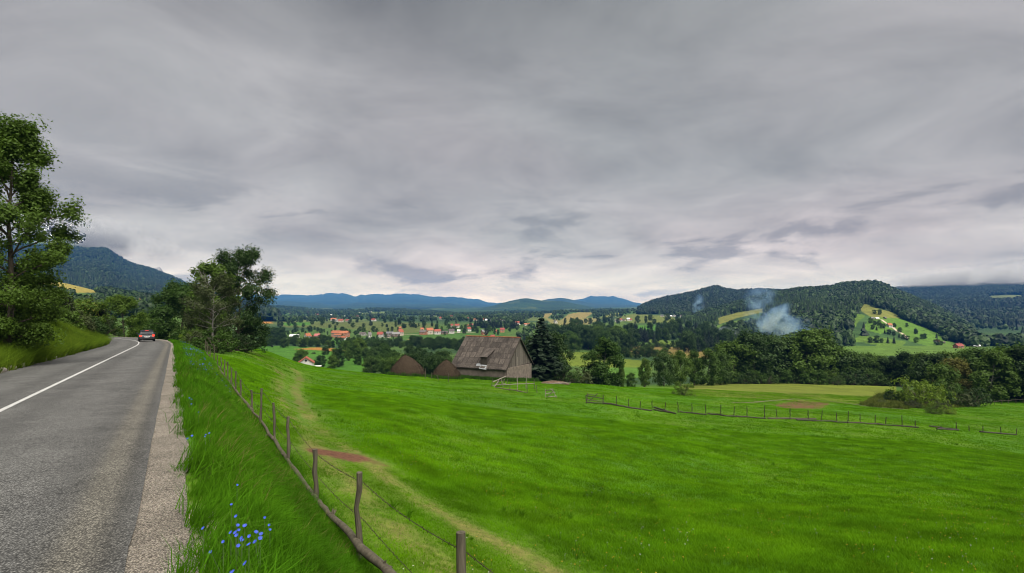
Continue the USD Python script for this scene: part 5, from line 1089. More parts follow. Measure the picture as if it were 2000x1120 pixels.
# tufts creeping into the gravel
P = strip(170, HW + .30, HW + .62, 45.5, 90, 11)
scatter("verge_grass", "sparse grass tufts creeping over the gravel edge", [blades(40, .16, .03, .16, .0028, 850 + k, .9) for k in range(3)], verge_m, P, .6, 1.3, 12)
# the tall bank left of the road
P = strip(4200, -HW - 4.2, -HW - .35, 56, 112, 13)
d = -sides(P) - HW; P = P[d > .3 + .25 * n2(P[:, 0], P[:, 1], 1.2, 92)]
scatter("bank_grass", "tall flowering grass and weeds on the bank left of the road", [blades(260, .8, .16, .85, .006, 860 + k, .55, clumpy=12 if k % 2 else 0) for k in range(4)], bank_m, P, .6, 1.35, 14)
# rusty weeds before the copse
weed_m = grass_mat("rusty_weeds", ramp((.0, (.055, .095, .015)), (.5, (.13, .115, .025)), (1.0, (.22, .14, .04))), .2)
rng_ = np.random.default_rng(15); q = []
while len(q) < 420:
    px, py = rng_.uniform(1680, 1885), rng_.uniform(772, 800)
    if in_poly(np.array([px]), np.array([py]), [(1685, 790), (1720, 772), (1770, 768), (1800, 775), (1880, 780), (1885, 796), (1760, 799), (1700, 796)])[0]:
        p = ground_hit(px, py, 60, 140)
        if p is not None: q.append(p)
scatter("rusty_weeds", "rusty brown tall weeds at the foot of the right hand copse", [blades(110, 1.6, .2, .8, .03, 870 + k, .5) for k in range(3)], weed_m, np.array(q), .7, 1.2, 16)
# nettles and long grass along the barn wall and haystacks
mb_p = []
for k in range(120):
    r = rng_.uniform(); a = rng_.uniform(-1, BL + 1); mb_p.append(BO + BU * a + BW * rng_.uniform(-.5, .35))
for k in range(60): mb_p.append(BO + BU * rng_.uniform(-1.4, .1) + BW * rng_.uniform(.3, 11.5))
for (px, Y, w) in ((797, 96, 6.4), (872, 92, 4.9)):
    for k in range(46): an = rng_.uniform(0, 6.28); mb_p.append(np.array([(px - 1000) / 1000 * Y, Y]) + np.array([math.cos(an) * .52 * w, math.sin(an) * .5 * w]))
scatter("nettles", "dark nettles and long grass along the barn wall and round the haystacks", [blades(90, 1.2, .2, .75, .03, 880 + k, .4) for k in range(2)], grass_mat("nettle", ramp((.0, (.030, .075, .010)), (1.2, (.06, .12, .015)))), np.array(mb_p), .7, 1.3, 17)
# ---- flowers
stem_m = plain("flower_stem", (.05, .10, .02), .7); blue_m = plain("chicory_blue", (.035, .065, .32), .6, noise=.1); yel_m = plain("yellow_petal", (.55, .30, .02), .6, noise=.1); wht_m = plain("white_petal", (.50, .50, .46), .6, noise=.1)
def chicory(h, seed, nfl=2, r=.022):
    rng = np.random.default_rng(seed); st = MB(); heads = []
    for k in range(nfl):
        az = rng.uniform(0, 6.28); e = np.array([math.cos(az) * h * .22 * k, math.sin(az) * h * .22 * k, h * (1 - .14 * k)]); st.tube([[0, 0, -.03], e * [.3, .3, .5], e], [.004, .0032, .002], 4, False); fl = MB()
        nv = np.array([math.cos(az) * .35 + rng.normal(0, .2), -.55 + rng.normal(0, .2), .75]); nv /= np.linalg.norm(nv); u = np.cross(nv, [0, 0, 1.0]); u /= np.linalg.norm(u); w = np.cross(nv, u)
        for j in range(11):
            a = j / 11 * 2 * PI; d = np.cos(a) * u + np.sin(a) * w; s = np.cross(nv, d)
            fl.add([e, e + d * r * .6 + s * r * .20 + nv * .003, e + d * r + nv * .006, e + d * r * .6 - s * r * .20 + nv * .003], [[0, 1, 2, 3]])
        heads.append(fl.out())
    return st.out(), heads
CH = [(452, 987), (461, 1010), (478, 1028), (517, 1012), (487, 1049), (508, 1052), (527, 1037), (472, 1052), (460, 1042), (436, 1060), (397, 1034), (479, 1103), (463, 948), (462, 1048), (486, 1066), (402, 850), (409, 847), (375, 852), (388, 806), (370, 778), (374, 790), (492, 852), (451, 1043), (500, 1040), (466, 1036)]
for i, (a, b) in enumerate(CH):
    hgt = .30 if b > 900 else .26
    Y = np.linspace(2.4, 14, 600); x = (a - 1000) / 1000 * Y; row = 600 + 1000 * (EYE - H(x, Y) - hgt) / Y; j = np.nonzero(row <= b)[0]; j = j[0] if len(j) else 0
    t = thing("chicory_flower", "blue chicory flower " + ("by the gravel, far up the verge" if b < 815 else "on the verge, halfway to the far fence" if b < 900 else "standing apart above the lowest cluster" if b < 1000 else "in the thick cluster low on the verge"), "flower", (x[j], Y[j], float(H(x[j], Y[j]))), 0, "blue chicory flowers on the verge")
    st, hd = chicory(hgt, 900 + i, 1 + i % 2, .0115 + .0025 * (i % 3)); part("stem", st, stem_m, t)
    for v in hd: part("flower_head", v, blue_m, t)
def floret(h, r, seed, n=6):
    rng = np.random.default_rng(seed); fl = MB()
    for j in range(n):
        a = j / n * 2 * PI; d = np.array([math.cos(a), math.sin(a), .35]); s = np.array([-math.sin(a), math.cos(a), 0]); e = np.array([0, 0, h]); fl.add([e, e + d * r * .7 + s * r * .4, e + d * r, e + d * r * .7 - s * r * .4], [[0, 1, 2, 3]])
    return fl.out(), MB().tube([[0, 0, -.02], [0, 0, h]], [.003, .002], 3, False).out()
def flowers(name, label, P, protos, seed, s0=.8, s1=1.3):
    rng = np.random.default_rng(seed); k = len(P); instancer(name, protos, np.column_stack([P, H(P[:, 0], P[:, 1])]), rng.integers(0, len(protos), k), rng.uniform(0, 6.28, k), rng.uniform(s0, s1, k), label)
def two(h, r, m, seed): a, b = floret(h, r, seed); return [(a, m), (b, stem_m)]
P = polar(4200, 5, 40, -.3, 1.1, 18, .3); P = meadow_pts(P[(n2(P[:, 0], P[:, 1], 4, 93) > .47)], 0, 18)
flowers("meadow_flowers", "tiny yellow and white flowers sprinkled in the meadow", P, [two(.11, .009, yel_m, 1), two(.13, .011, yel_m, 2), two(.10, .010, yel_m, 6), two(.13, .010, wht_m, 3)], 19)
P = strip(420, HW + .7, HW + 2.0, 56, 104, 20); P = P[n2(P[:, 0], P[:, 1], 2.5, 94) > .52]
flowers("verge_flowers", "small blue flowers sprinkled along the far verge", P, [[(chicory(.34, 3, 2, .022)[1][0], blue_m), (chicory(.34, 3, 2, .022)[0], stem_m)]], 21)
P = strip(260, -HW - 2.6, -HW - .5, 56, 108, 22)
flowers("bank_flowers", "small yellow and white flowers in the grass of the left bank", P, [two(.5, .022, yel_m, 4), two(.6, .028, wht_m, 5)], 23)
# ------------------------------------------------------------------ houses
ROOF = {k: tinted("roof_" + k, v, .8, 3.0) for k, v in dict(orange=[(.25, .088, .040), (.28, .105, .05), (.21, .07, .035)], red=[(.20, .050, .034), (.23, .065, .04)], grey=[(.10, .10, .105), (.15, .145, .14)], pink=[(.30, .09, .09), (.32, .11, .10)], dark=[(.07, .06, .055), (.10, .085, .075)], white=[(.62, .63, .64), (.7, .7, .7)], wine=[(.18, .04, .035), (.2, .05, .04)]).items()}
WALL = {k: tinted("wall_" + k, v, .85, 2.0) for k, v in dict(white=[(.40, .39, .36), (.48, .47, .44)], cream=[(.33, .29, .22), (.38, .33, .27)], brick=[(.29, .125, .07), (.33, .15, .085)], grey=[(.30, .29, .27), (.38, .36, .34)], wood=[(.10, .075, .055), (.14, .10, .07)]).items()}
pane = plain("window_pane", (.02, .024, .03), .15, spec=.6, noise=.05); frame_m = plain("window_frame", (.55, .53, .5), .6, noise=.05)
def house(label, px, base_py, Y, wpx, hpx, roof, wall, rz=0.0, group=None, depth=.72, eave=.55, name="house", z=None, cols=2, storeys=1, chimney=True, hip=False, detail=True):
    """a house wpx picture columns wide and hpx rows high (to the ridge) at depth Y"""
    x = (px - 1000) / 1000 * Y; zz = (EYE - (base_py - 600) / 1000 * Y) if base_py else float(H(x, Y)); g = float(H(x, Y)) if z is None else z
    zz = g if base_py is None or abs(zz - g) > 6 else min(zz, g + 1.5)
    w, h = wpx / 1000 * Y, hpx / 1000 * Y; d = w * depth; he = h * eave
    t = thing(name, label, "house" if name != "shed" else "shed", (x, Y, zz), rz, group)
    mb = MB(); P = np.array([[-w/2, -d/2, -1.5], [w/2, -d/2, -1.5], [w/2, d/2, -1.5], [-w/2, d/2, -1.5], [-w/2, -d/2, he], [w/2, -d/2, he], [w/2, d/2, he], [-w/2, d/2, he], [-w/2, 0, h - .12], [w/2, 0, h - .12]])
    mb.add(P, [[0, 1, 5, 4], [2, 3, 7, 6]]); mb.add(P, [[1, 2, 6], [1, 6, 9], [1, 9, 5], [3, 0, 4], [3, 4, 8], [3, 8, 7]]); part("wall", mb.out(), WALL[wall], t)
    o = .05 * w + .25; s = (h - he) / (d / 2); mb = MB()
    for sg in (-1, 1):
        e = sg * (d / 2 + .4); q = [(-w/2 - o, 0, h), (w/2 + o, 0, h), (w/2 + o, e, he - .4 * s), (-w/2 - o, e, he - .4 * s)]
        if hip: q[0], q[1] = (-w/5, 0, h), (w/5, 0, h)
        v, f = quad_slab(q if sg > 0 else q[::-1], -.16 if False else .16); mb.add(v, f)
    if hip:
        for sg in (-1, 1): mb.add([[sg * w/5, 0, h], [sg * (w/2 + o), d/2 + .4, he - .4 * s], [sg * (w/2 + o), -d/2 - .4, he - .4 * s]], [[0, 1, 2]])
    rf = part("roof", mb.out(), ROOF[roof], t)
    if not detail: return t
    if chimney: part("chimney", MB().box((w * .18, d * .1, h + .1), (.6, .6, 1.5)).out(), WALL["brick"], rf)
    for st in range(storeys):
        hz = he * (st + .5) / storeys
        for k in range(cols):
            wx = -w/2 + w * (k + .5) / cols; fr = part("window", MB().box((wx, -d/2 - .02, hz), (min(1.5, w * .16), .06, min(1.5, he * .42 / storeys + .3))).out(), frame_m, t)
            part("pane", MB().box((wx, -d/2 - .055, hz), (min(1.2, w * .12), .02, min(1.2, he * .34 / storeys + .2))).out(), pane, fr)
        for sg in (-1, 1):
            fr = part("window", MB().box((sg * (w/2 + .02), 0, hz), (.06, 1.4, 1.3)).out(), frame_m, t); part("pane", MB().box((sg * (w/2 + .055), 0, hz), (.02, 1.1, 1.0)).out(), pane, fr)
    part("door", MB().box((w * .06, -d/2 - .03, 1.0), (1.0, .05, 2.0)).out(), WALL["wood"], t)
    return t
house("white walled shed with a plain white roof, at the left end of the village", 575.5, 651, 640, 15, 7.5, "white", "white", .05, cols=3, chimney=False, name="shed")
house("white gabled house with an orange roof beside the white shed", 601, 650.5, 640, 10, 9.5, "orange", "white", 1.05, storeys=2, eave=.5)
house("tiny orange hut between the gabled house and the pink roofed house", 611, 654, 620, 4.5, 4.5, "orange", "brick", .2, chimney=False, cols=1)
house("orange brick house under a pink red roof", 620, 655, 620, 9, 7.5, "pink", "brick", 0.05, cols=4)
house("longest orange roofed brick building of the village, its left wing", 657, 650, 660, 16, 10.5, "orange", "brick", -.15, cols=5, storeys=2, depth=.6, eave=.6)
house("orange roofed right wing of the longest brick building", 673, 651, 655, 17, 10, "orange", "brick", -.35, cols=5, storeys=2, depth=.6, eave=.6)
house("low orange brick annex in front of the longest brick building", 661, 656.5, 640, 13, 6, "orange", "brick", -.1, cols=4, chimney=False, eave=.7)
house("white house with an orange red roof below the longest brick building", 672, 663, 600, 10, 6.8, "orange", "white", -.2, cols=2)
house("pale house with a grey roof right of the longest brick building", 722, 658, 660, 6, 9, "grey", "white", .9)
house("dark roofed farm building between the pale grey roofed house and the brick building", 709, 655, 690, 11, 6, "dark", "grey", -.2, chimney=False)
house("white house with a red roof left of the two long grey roofed barns", 743, 658, 660, 10.5, 9.5, "red", "white", -.1, storeys=2)
house("left of the two long grey roofed barns", 761, 653, 680, 13, 7, "grey", "wood", .5, chimney=False, name="shed", depth=.5)
house("right of the two long grey roofed barns", 773, 655, 665, 15, 7.5, "grey", "wood", .45, chimney=False, name="shed", depth=.5)
house("low pale shed in front of the two long grey roofed barns", 757, 659, 650, 11, 4.5, "dark", "cream", .05, chimney=False, name="shed")
house("cream house with a red roof right of the grey roofed barns", 782, 650.5, 690, 10, 10.5, "red", "cream", .95, storeys=2, eave=.52)
house("small orange roof behind the cream house", 781, 641, 800, 5, 5.5, "orange", "brick", .1)
house("orange roofed house behind the dark barn in the village middle", 824, 641, 790, 6, 5.5, "orange", "white", .3)
house("wide dark barn in the middle of the village", 827, 651, 720, 13, 7, "dark", "brick", -.3, chimney=False, name="shed")
house("tall cream house with a bright orange roof, middle of the village", 839, 649.5, 730, 12, 10.5, "orange", "cream", .5, storeys=2, eave=.6)
house("white house with a red roof and dormer, right of the tall cream house", 855, 650, 730, 11, 8.5, "red", "white", -.1, cols=3)
house("long low dark shed along the village road", 868, 648, 740, 13, 4.5, "dark", "wood", 0.0, chimney=False, name="shed")
house("grey brown house right of the long dark shed", 882, 648, 760, 10, 7.5, "dark", "grey", .2)
house("small red roofed house at the back of the village, left of two", 882, 638, 900, 5.5, 5.5, "red", "white", .2)
house("small red roofed house at the back of the village, right of two", 893, 639, 900, 8, 6, "red", "white", -.1)
house("small flat white house by the village road", 896, 645, 800, 5.5, 3.6, "white", "white", 0, chimney=False)
house("red roofed house at the right end of the village, nearest the tall dark tree", 916, 646, 830, 7, 7, "red", "white", .6)
house("red roofed house behind the right end of the village", 913, 639, 900, 6, 4.5, "red", "cream", .1)
house("pinkish house beside the red roofed one at the village's right end", 921, 637, 930, 5, 4.5, "pink", "cream", .2)
house("orange walled house with a grey roof standing alone right of the village", 946, 649.5, 740, 11.5, 8, "grey", "brick", .55)
house("small dark red hut on the grass above the barn roof", 962, 656, 650, 7, 5.5, "wine", "wood", .3, chimney=False, name="shed")
house("dark red house among the trees right of the orange walled house", 981, 645, 800, 8, 7, "wine", "brick", .1)
house("tiny orange hut right of the orange walled house", 969, 646, 800, 4, 3.6, "orange", "brick", 0, chimney=False)
# the small white house under the meadow's brow
x0 = at(598, 232); w = house("small white house with a red roof and a round gable window below the meadow's brow", 598, 719, 226, 29, 22, "red", "white", PI / 2 + .34, depth=.95, eave=.55, detail=False)
ring = [(-29 / 2000 * 226 * 1.0, 0, 3.55)]
a = np.arange(16) / 16 * 2 * PI
mb = MB(); W_ = 29 / 1000 * 226 / 2 + .03
mb.add(np.vstack([[[-W_, .55 * math.cos(q), 3.55 + .55 * math.sin(q)] for q in a], [[-W_ - .04, 0, 3.55]]]), [[(i + 1) % 16, i, 16] for i in range(16)]); part("window", mb.out(), pane, w)
part("window_frame", MB().tube([[-W_ - .02, .6 * math.cos(q), 3.55 + .6 * math.sin(q)] for q in np.append(a, 0)], .07, 5, False).out(), frame_m, w)
part("porch", MB().box((-W_ - 1.2 + 3.0, -29 / 2000 * 226 - 1.6, .9), (4.5, 3.0, .16)).box((-W_ + 1.8, -29 / 2000 * 226 - 1.5, 0.2), (4.2, 2.6, 1.3)).out(), WALL["white"], w)
# left: houses on the slope behind the road bend
house("three storey house with a grey roof on the slope left, above the car", 271, 601.5, 450, 10, 16, "grey", "white", .3, storeys=3, eave=.72)
house("low brick outhouse beside the three storey house", 279, 602, 440, 7, 5, "orange", "brick", .1, chimney=False)
house("low white house with a brownish red roof, right of the three storey house", 297, 600.5, 470, 12, 6, "red", "white", -.05, cols=3, eave=.6)
# hillside meadow
def on_hill(label, px, py, zf, y0, y1, w, h, roof, wall, rz, **kw):
    p = hill_hit(px, py, zf, y0, y1); return house(label, px, None, p[1], w, h, roof, wall, rz, z=p[2], **kw)
on_hill("white house with an orange roof in the middle of the hill's bright meadow", 1737, 639, hBz, 560, 1280, 8.5, 7.5, "orange", "white", .2)
on_hill("pale shed at the left of three sheds above the meadow house", 1704, 623, hBz, 560, 1280, 5, 3.5, "grey", "white", 0, name="shed", chimney=False)
on_hill("white roofed shed in the middle of three sheds above the meadow house", 1713, 624, hBz, 560, 1280, 6, 3.5, "white", "wood", 0, name="shed", chimney=False)
on_hill("dark gabled shed at the right of three sheds above the meadow house", 1728, 623, hBz, 560, 1280, 6, 4, "grey", "wood", .6, name="shed", chimney=False)
on_hill("house with a red roof at the lower right of the bright meadow", 1829, 669, hBz, 560, 1280, 8, 5, "red", "white", .3)
on_hill("dark wooden hut right of the lower red roofed house", 1843, 671, hBz, 560, 1280, 4.5, 4, "dark", "wood", .3, name="shed", chimney=False)
house("dark red roofed house half hidden behind the right hand copse", 1872, 692, 520, 14, 9, "wine", "brick", .2)
house("pale blue grey flat building behind the right hand copse", 1906, 690, 540, 14, 4, "white", "grey", 0, chimney=False, name="shed")
hAz = HILLS["low hillside striped with tan hay fields right of the village"]["z"]
_h = np.random.default_rng(4)
for i, (px, py, rf, wl) in enumerate([(1293, 618.5, "grey", "grey"), (1303, 619, "white", "white"), (1310, 619.5, "white", "white"), (1317, 619, "grey", "white"), (1334, 617, "red", "white"), (1331, 618, "dark", "white")]):
    house(["grey house at the left end of the hamlet under the steep dark hill", "white flat house, second from the left in the hamlet under the steep dark hill", "brightest white house in the hamlet under the steep dark hill", "grey roofed house right of the brightest white one in the hamlet", "red roofed house at the right end of the hamlet under the dark hill", "dark roofed house next to the hamlet's red roofed end house"][i], px, py, 1250, 5.5, 3.4, rf, wl, _h.normal(0, .4), chimney=False)
for i, (px, py, rf, wl) in enumerate([(1204, 621.5, "grey", "white"), (1212, 623, "red", "white"), (1219, 622, "dark", "cream"), (1231, 627, "red", "white"), (1227, 625.5, "white", "white")]):
    house(["pale house beside the field road on the hillside right of the village", "red roofed house beside the field road on the hillside", "dark roofed cream house beside the field road on the hillside", "largest red roofed house below the field road on the hillside", "white house touching the largest red roofed one below the field road"][i], px, py, 1150, 5.5, 4.4, rf, wl, _h.normal(0, .5), chimney=False)
# specks of houses over the far valley and slopes
FH = [(496, 616), (503, 613), (512, 607), (520, 610), (527, 606), (539, 615), (545, 616), (532, 613), (565, 611), (600, 609), (619, 612), (648, 614), (652, 627), (656, 628), (666, 629), (679, 628), (671, 617), (690, 617), (697, 618), (700, 618), (705, 617.5), (703, 610), (697, 612), (706, 608), (713, 607), (730, 627), (724, 608), (740, 616), (845, 612), (905, 624), (912, 623), (920, 622), (928, 625), (936, 623), (940, 626), (948, 624), (953, 627), (975, 627), (980, 629), (1000, 628), (1010, 632), (1016, 627), (1029, 633), (1085, 630), (862, 622), (880, 618)]
for i, (px, py) in enumerate(FH):
    Y = float(np.interp(py, [606, 612, 620, 628, 634], [2900, 2100, 1500, 1150, 950])); x = (px - 1000) / 1000 * Y
    zf = max([H(x, Y)] + [h["z"](x, Y) for h in HILLS.values() if h["Y0"] < Y < h["Yr"] * 1.3 and h["t0"] < x / Y < h["t1"]]); s = 10.0 / Y * 1000
    house("tiny far off house speck on the wooded slopes beyond the village", px, None, Y, s * _h.uniform(.75, 1.2), s * _h.uniform(.5, .75), ["red", "white", "orange", "grey", "red"][i % 5], ["white", "white", "cream"][i % 3], _h.normal(0, .5), "far houses on the slopes beyond the village", z=float(zf), detail=False)
# pale village road along the houses, and the lane over the hill's meadow
def lane(name, label, pts, zf, y0, y1, wd, mat):
    P = np.array([hill_hit(a, b, zf, y0, y1) for a, b in pts]); q = np.linspace(0, 1, len(P)); qq = np.linspace(0, 1, 60); P = np.stack([np.interp(qq, q, P[:, c]) for c in range(3)], 1)
    t = np.gradient(P[:, :2], axis=0); t /= np.linalg.norm(t, axis=1, keepdims=True); nn = np.stack([t[:, 1], -t[:, 0]], 1); rows = []
    for s in (-1, -.33, .33, 1): xy = P[:, :2] + nn * wd / 2 * s; rows.append(np.column_stack([xy, zf(xy[:, 0], xy[:, 1]) + (.25 if wd > 1 else .05)]))
    V = np.stack(rows, 1).reshape(-1, 3); i, j = np.meshgrid(np.arange(59), np.arange(3), indexing="ij"); top(name, (V, np.stack([i * 4 + j, i * 4 + j + 1, (i + 1) * 4 + j + 1, (i + 1) * 4 + j], -1).reshape(-1, 4)), mat, label, None, kind="structure")
dirt = plain("pale_lane", (.36, .30, .22), .9, noise=.2, sc=.3)
lane("lane", "pale dirt lane descending the hill's bright meadow", [(1722, 625), (1733, 633), (1744, 640), (1752, 647), (1762, 652), (1769, 658), (1772, 662)], hBz, 560, 1280, 3.4, dirt)
lane("lane", "pale village road in front of the houses", [(775, 653), (800, 654), (830, 653.5), (860, 652.5), (900, 650), (935, 650)], H, 500, 900, 4.5, dirt)
lane("lane", "pale field road on the hillside right of the village", [(1205, 630), (1209, 623), (1217, 617)], H, 900, 1240, 5, dirt)
lane("lane", "thin pale farm track along the lower edge of the pale field", [(1430, 788), (1500, 784), (1550, 780), (1600, 782), (1650, 788), (1700, 795), (1766, 800)], H, 70, 160, .6, plain("farm_track", (.11, .10, .05), .9, noise=.3, sc=.6))

# ------------------------------------------------------------------ the car on the bend
carx, cary = (286 - 1000) / 1000 * 58.0, 58.0
_d, _cz, _ = road_dn(np.array([carx]), np.array([cary])); cz = float(_cz[0]) + .03
_ci = _kd.query([carx, cary])[1]; cyaw = math.atan2(RT[_ci][1], RT[_ci][0]) - PI / 2
car = thing("car", "dark grey hatchback with its brake lights on, driving away into the bend", "car", (carx, cary, cz), cyaw * .97, None, .86)
body_m = usdkit.material(stage, LK + "car_paint", {"p": ("principled_bsdf", {"base_color": (.016, .019, .024), "roughness": .42, "specular_ior_level": .28})}, [], surface="p.BSDF")
glass_m = plain("car_glass", (.010, .013, .016), .35, spec=.14, noise=.02); rub = plain("tyre_rubber", (.015, .015, .015), .85, noise=.1); rim_m = plain("wheel_rim", (.4, .41, .42), .35, .8, noise=.05); trim = plain("black_trim", (.012, .012, .013), .6, noise=.05)
lamp_m = usdkit.material(stage, LK + "brake_lamp", {"p": ("principled_bsdf", {"base_color": (.6, .02, .01), "roughness": .2, "emission_color": (1.0, .035, .015), "emission_strength": .55})}, [], surface="p.BSDF")
def loft(secs):                # sections: (y, half width, z0, z1, corner)
    V = []
    for (y, w, z0, z1, c) in secs:
        for sx, sz, in ((1, 0), (1, 1), (-1, 1), (-1, 0)):
            cxx, czz = sx * (w - c), (z1 - c if sz else z0 + c); st = {(1, 0): -PI / 2, (1, 1): 0, (-1, 1): PI / 2, (-1, 0): PI}[(sx, sz)]
            for q in np.linspace(0, PI / 2, 5): V.append([cxx + c * math.cos(st + q), y, czz + c * math.sin(st + q)])
    V = np.array(V); k = 20; n = len(secs); i, j = np.meshgrid(np.arange(n - 1), np.arange(k), indexing="ij"); mb = MB()
    mb.add(V, np.stack([i * k + j, (i + 1) * k + j, (i + 1) * k + (j + 1) % k, i * k + (j + 1) % k], -1).reshape(-1, 4)); mb.add(np.vstack([V[:k], V[:k].mean(0)]), [[j, (j + 1) % k, k] for j in range(k)]); mb.add(np.vstack([V[-k:], V[-k:].mean(0)]), [[(j + 1) % k, j, k] for j in range(k)]); return mb.out()
part("body", loft([(-2.08, .78, .34, .62, .10), (-2.0, .85, .26, .90, .12), (-1.8, .875, .22, .96, .13), (-.9, .88, .20, .98, .14), (.9, .88, .20, .96, .14), (1.6, .86, .22, .86, .14), (2.0, .80, .28, .72, .14), (2.1, .70, .34, .62, .12)]), body_m, car, smooth=35)
part("cabin", loft([(-1.98, .70, .84, .96, .05), (-1.82, .71, .84, 1.22, .07), (-1.62, .68, .84, 1.42, .09), (-1.2, .665, .84, 1.475, .10), (-.3, .665, .84, 1.485, .10), (.35, .66, .84, 1.40, .10), (1.05, .68, .84, .98, .06)]), body_m, car, smooth=35)
part("rear_window", quad_slab([(-.60, -1.985, 1.0), (.60, -1.985, 1.0), (.54, -1.70, 1.36), (-.54, -1.70, 1.36)], -.02)[0:2], glass_m, car)
for s in (-1, 1):
    part("side_window", quad_slab([(s * .706, -1.5, 1.0), (s * .706, .75, 1.0), (s * .672, .25, 1.36), (s * .672, -1.35, 1.36)][::s], .012), glass_m, car)
    lp = part("tail_light", loft([(-2.075, .0, 0, 0, 0)] * 0 + [(-2.06, .115, -.075, .075, .05), (-1.98, .15, -.10, .10, .05), (-1.86, .15, -.10, .10, .05)]), lamp_m, car)
    UsdGeom.Xformable(lp).AddTranslateOp().Set(Gf.Vec3d(s * .66, -.02, .80))
    mr = part("mirror", loft([(.50, .10, .94, 1.08, .04), (.60, .11, .93, 1.09, .05), (.70, .08, .96, 1.06, .04)]), body_m, car); UsdGeom.Xformable(mr).AddTranslateOp().Set(Gf.Vec3d(s * .93, 0, 0))
    for yy in (-1.30, 1.28):
        a = np.linspace(0, 2 * PI, 25); wh = part("wheel", MB().tube([[s * .68, yy, .315], [s * .70, yy, .315], [s * .86, yy, .315], [s * .885, yy, .315]], [.28, .315, .315, .28], 22).out(), rub, car, smooth=40)
        part("rim", MB().tube([[s * .87, yy, .315], [s * .892, yy, .315]], [.20, .18], 16).out(), rim_m, wh)
part("high_brake_light", MB().box((0, -1.70, 1.425), (.42, .05, .055)).out(), lamp_m, car)
part("spoiler", loft([(-1.80, .56, 1.43, 1.475, .02), (-1.62, .62, 1.43, 1.495, .03), (-1.45, .63, 1.44, 1.49, .02)]), body_m, car)
part("bumper", loft([(-2.13, .70, .36, .52, .06), (-2.06, .84, .30, .58, .08), (-1.9, .885, .28, .58, .08)]), trim, car, smooth=40)
pl = part("number_plate", MB().box((0, -2.10, .67), (.52, .02, .12)).out(), plain("plate_white", (.7, .7, .68), .5, noise=.02), car)
part("plate_text", (lambda m: (np.array(m.vertices)[:, [0, 2, 1]] * [1, -1, 1] + [-.2, -2.112, .635], m.faces[:, ::-1] if False else m.faces))(trimesh.util.concatenate([trimesh.creation.box((.035, .07, .004), trimesh.transformations.translation_matrix((.02 + .052 * k + (.03 if k > 2 else 0), .035, 0))) for k in range(7)])), trim, pl)
bd = part("badge", MB().tube([[0, -2.05, .86], [0, -2.075, .86]], [.065, .06], 16).out(), rim_m, car); mb = MB()
for (xa, za, xb, zb_) in [(-.035, .90, -.012, .865), (.035, .90, .012, .865), (-.012, .865, 0, .885), (.012, .865, 0, .885), (-.045, .87, -.022, .82), (.045, .87, .022, .82), (-.022, .82, 0, .855), (.022, .82, 0, .855)]: mb.tube([[xa, -2.079, za], [xb, -2.079, zb_]], .005, 4)
part("badge_emblem", mb.out(), trim, bd)
part("wiper", MB().tube([[-.02, -2.0, 1.02], [.30, -1.96, 1.09]], .012, 4).out(), trim, car)
part("exhaust", MB().tube([[-.5, -2.08, .27], [-.5, -1.8, .27]], .03, 8).out(), rim_m, car)

# ------------------------------------------------------------------ roadside things
stone_m = tinted("kerb_stone", [(.24, .21, .17), (.33, .29, .24), (.19, .17, .15)], .9, 5.0)
for i, (px, py, L) in enumerate([(8, 727, .9), (24, 723, .7), (42, 718, .5), (60, 713, .9), (76, 709, .7), (110, 702, .55), (141, 695, .8), (156, 692, .7), (168, 689, .9), (128, 698, .5)]):
    v = .001 * (py - 600); Y = 1.6 / (v - .04); x = (px - 1000) / 1000 * Y; i_ = _kd.query([x, Y])[1]; c = RC[i_] - RN[i_] * (HW + .22); rr = np.random.default_rng(50 + i)
    s = trimesh.creation.icosphere(2, 1.0); vv = np.array(s.vertices); vv = np.sign(vv) * np.abs(vv) ** .55 * np.array([L * .5, .16, .13]) * (1 + .22 * (meshkit.fbm(vv * 1.6 + i, 3, i)[:, None] - .5) * 2)
    st = top("kerb_stone", (vv, s.faces), stone_m, ["large pale kerb stone at the far left foot of the bank", "kerb stone second from the left under the bank", "small kerb stone, third from the left", "long kerb stone below the white marker post", "kerb stone right of the long one below the marker post", "small kerb stone in the middle of the bank's foot", "pale kerb stone left of the pair near the bend", "left stone of the pair near the bend", "last and most distant kerb stone near the bend", "lone small kerb stone between the middle and the bend"][i], "kerb stone", "kerb stones along the left edge of the road", smooth=True)
    xf = UsdGeom.Xformable(st); xf.AddTranslateOp().Set(Gf.Vec3d(c[0], c[1], float(RZ[i_]) + .02)); xf.AddRotateZOp().Set(math.degrees(math.atan2(RT[i_][1], RT[i_][0])) + rr.normal(0, 9))
Ym = 22.5; xm = (37.5 - 1000) / 1000 * Ym; gm = float(H(xm, Ym)); tz = EYE - (688 - 600) / 1000 * Ym
mk = thing("marker_post", "short white roadside marker post with a dark band in the grass of the left bank", "marker post", (xm, Ym, min(gm, tz - .5)))
hm = tz - min(gm, tz - .5)
part("post", MB().box((0, 0, hm / 2 - .1), (.11, .07, hm + .2)).out(), plain("marker_white", (.62, .62, .58), .6, noise=.12), mk)
part("band", MB().box((0, -.0365, hm - .16), (.113, .004, .09)).out(), trim, mk); part("cap", MB().box((0, 0, hm + .015), (.12, .08, .03)).out(), plain("marker_cap", (.5, .5, .47), .6), mk)
Yl = 38; xl = (95 - 1000) / 1000 * Yl; pst = thing("old_post", "leaning grey wooden post with a rail stub behind the grassy bank", "post", (xl, Yl, float(H(xl, Yl))))
zt = EYE - (618 - 600) / 1000 * Yl - float(H(xl, Yl)); part("post", stick((-.05, 0, -.2), (.12, 0, max(zt, 1.2)), .085, .07, 7, .01, 9), weathered, pst, smooth=40); part("rail", stick((-.7, .05, max(zt, 1.2) * .55), (.1, .05, max(zt, 1.2) * .5), .06, .05, 6, .01, 10), weathered, pst, smooth=40)
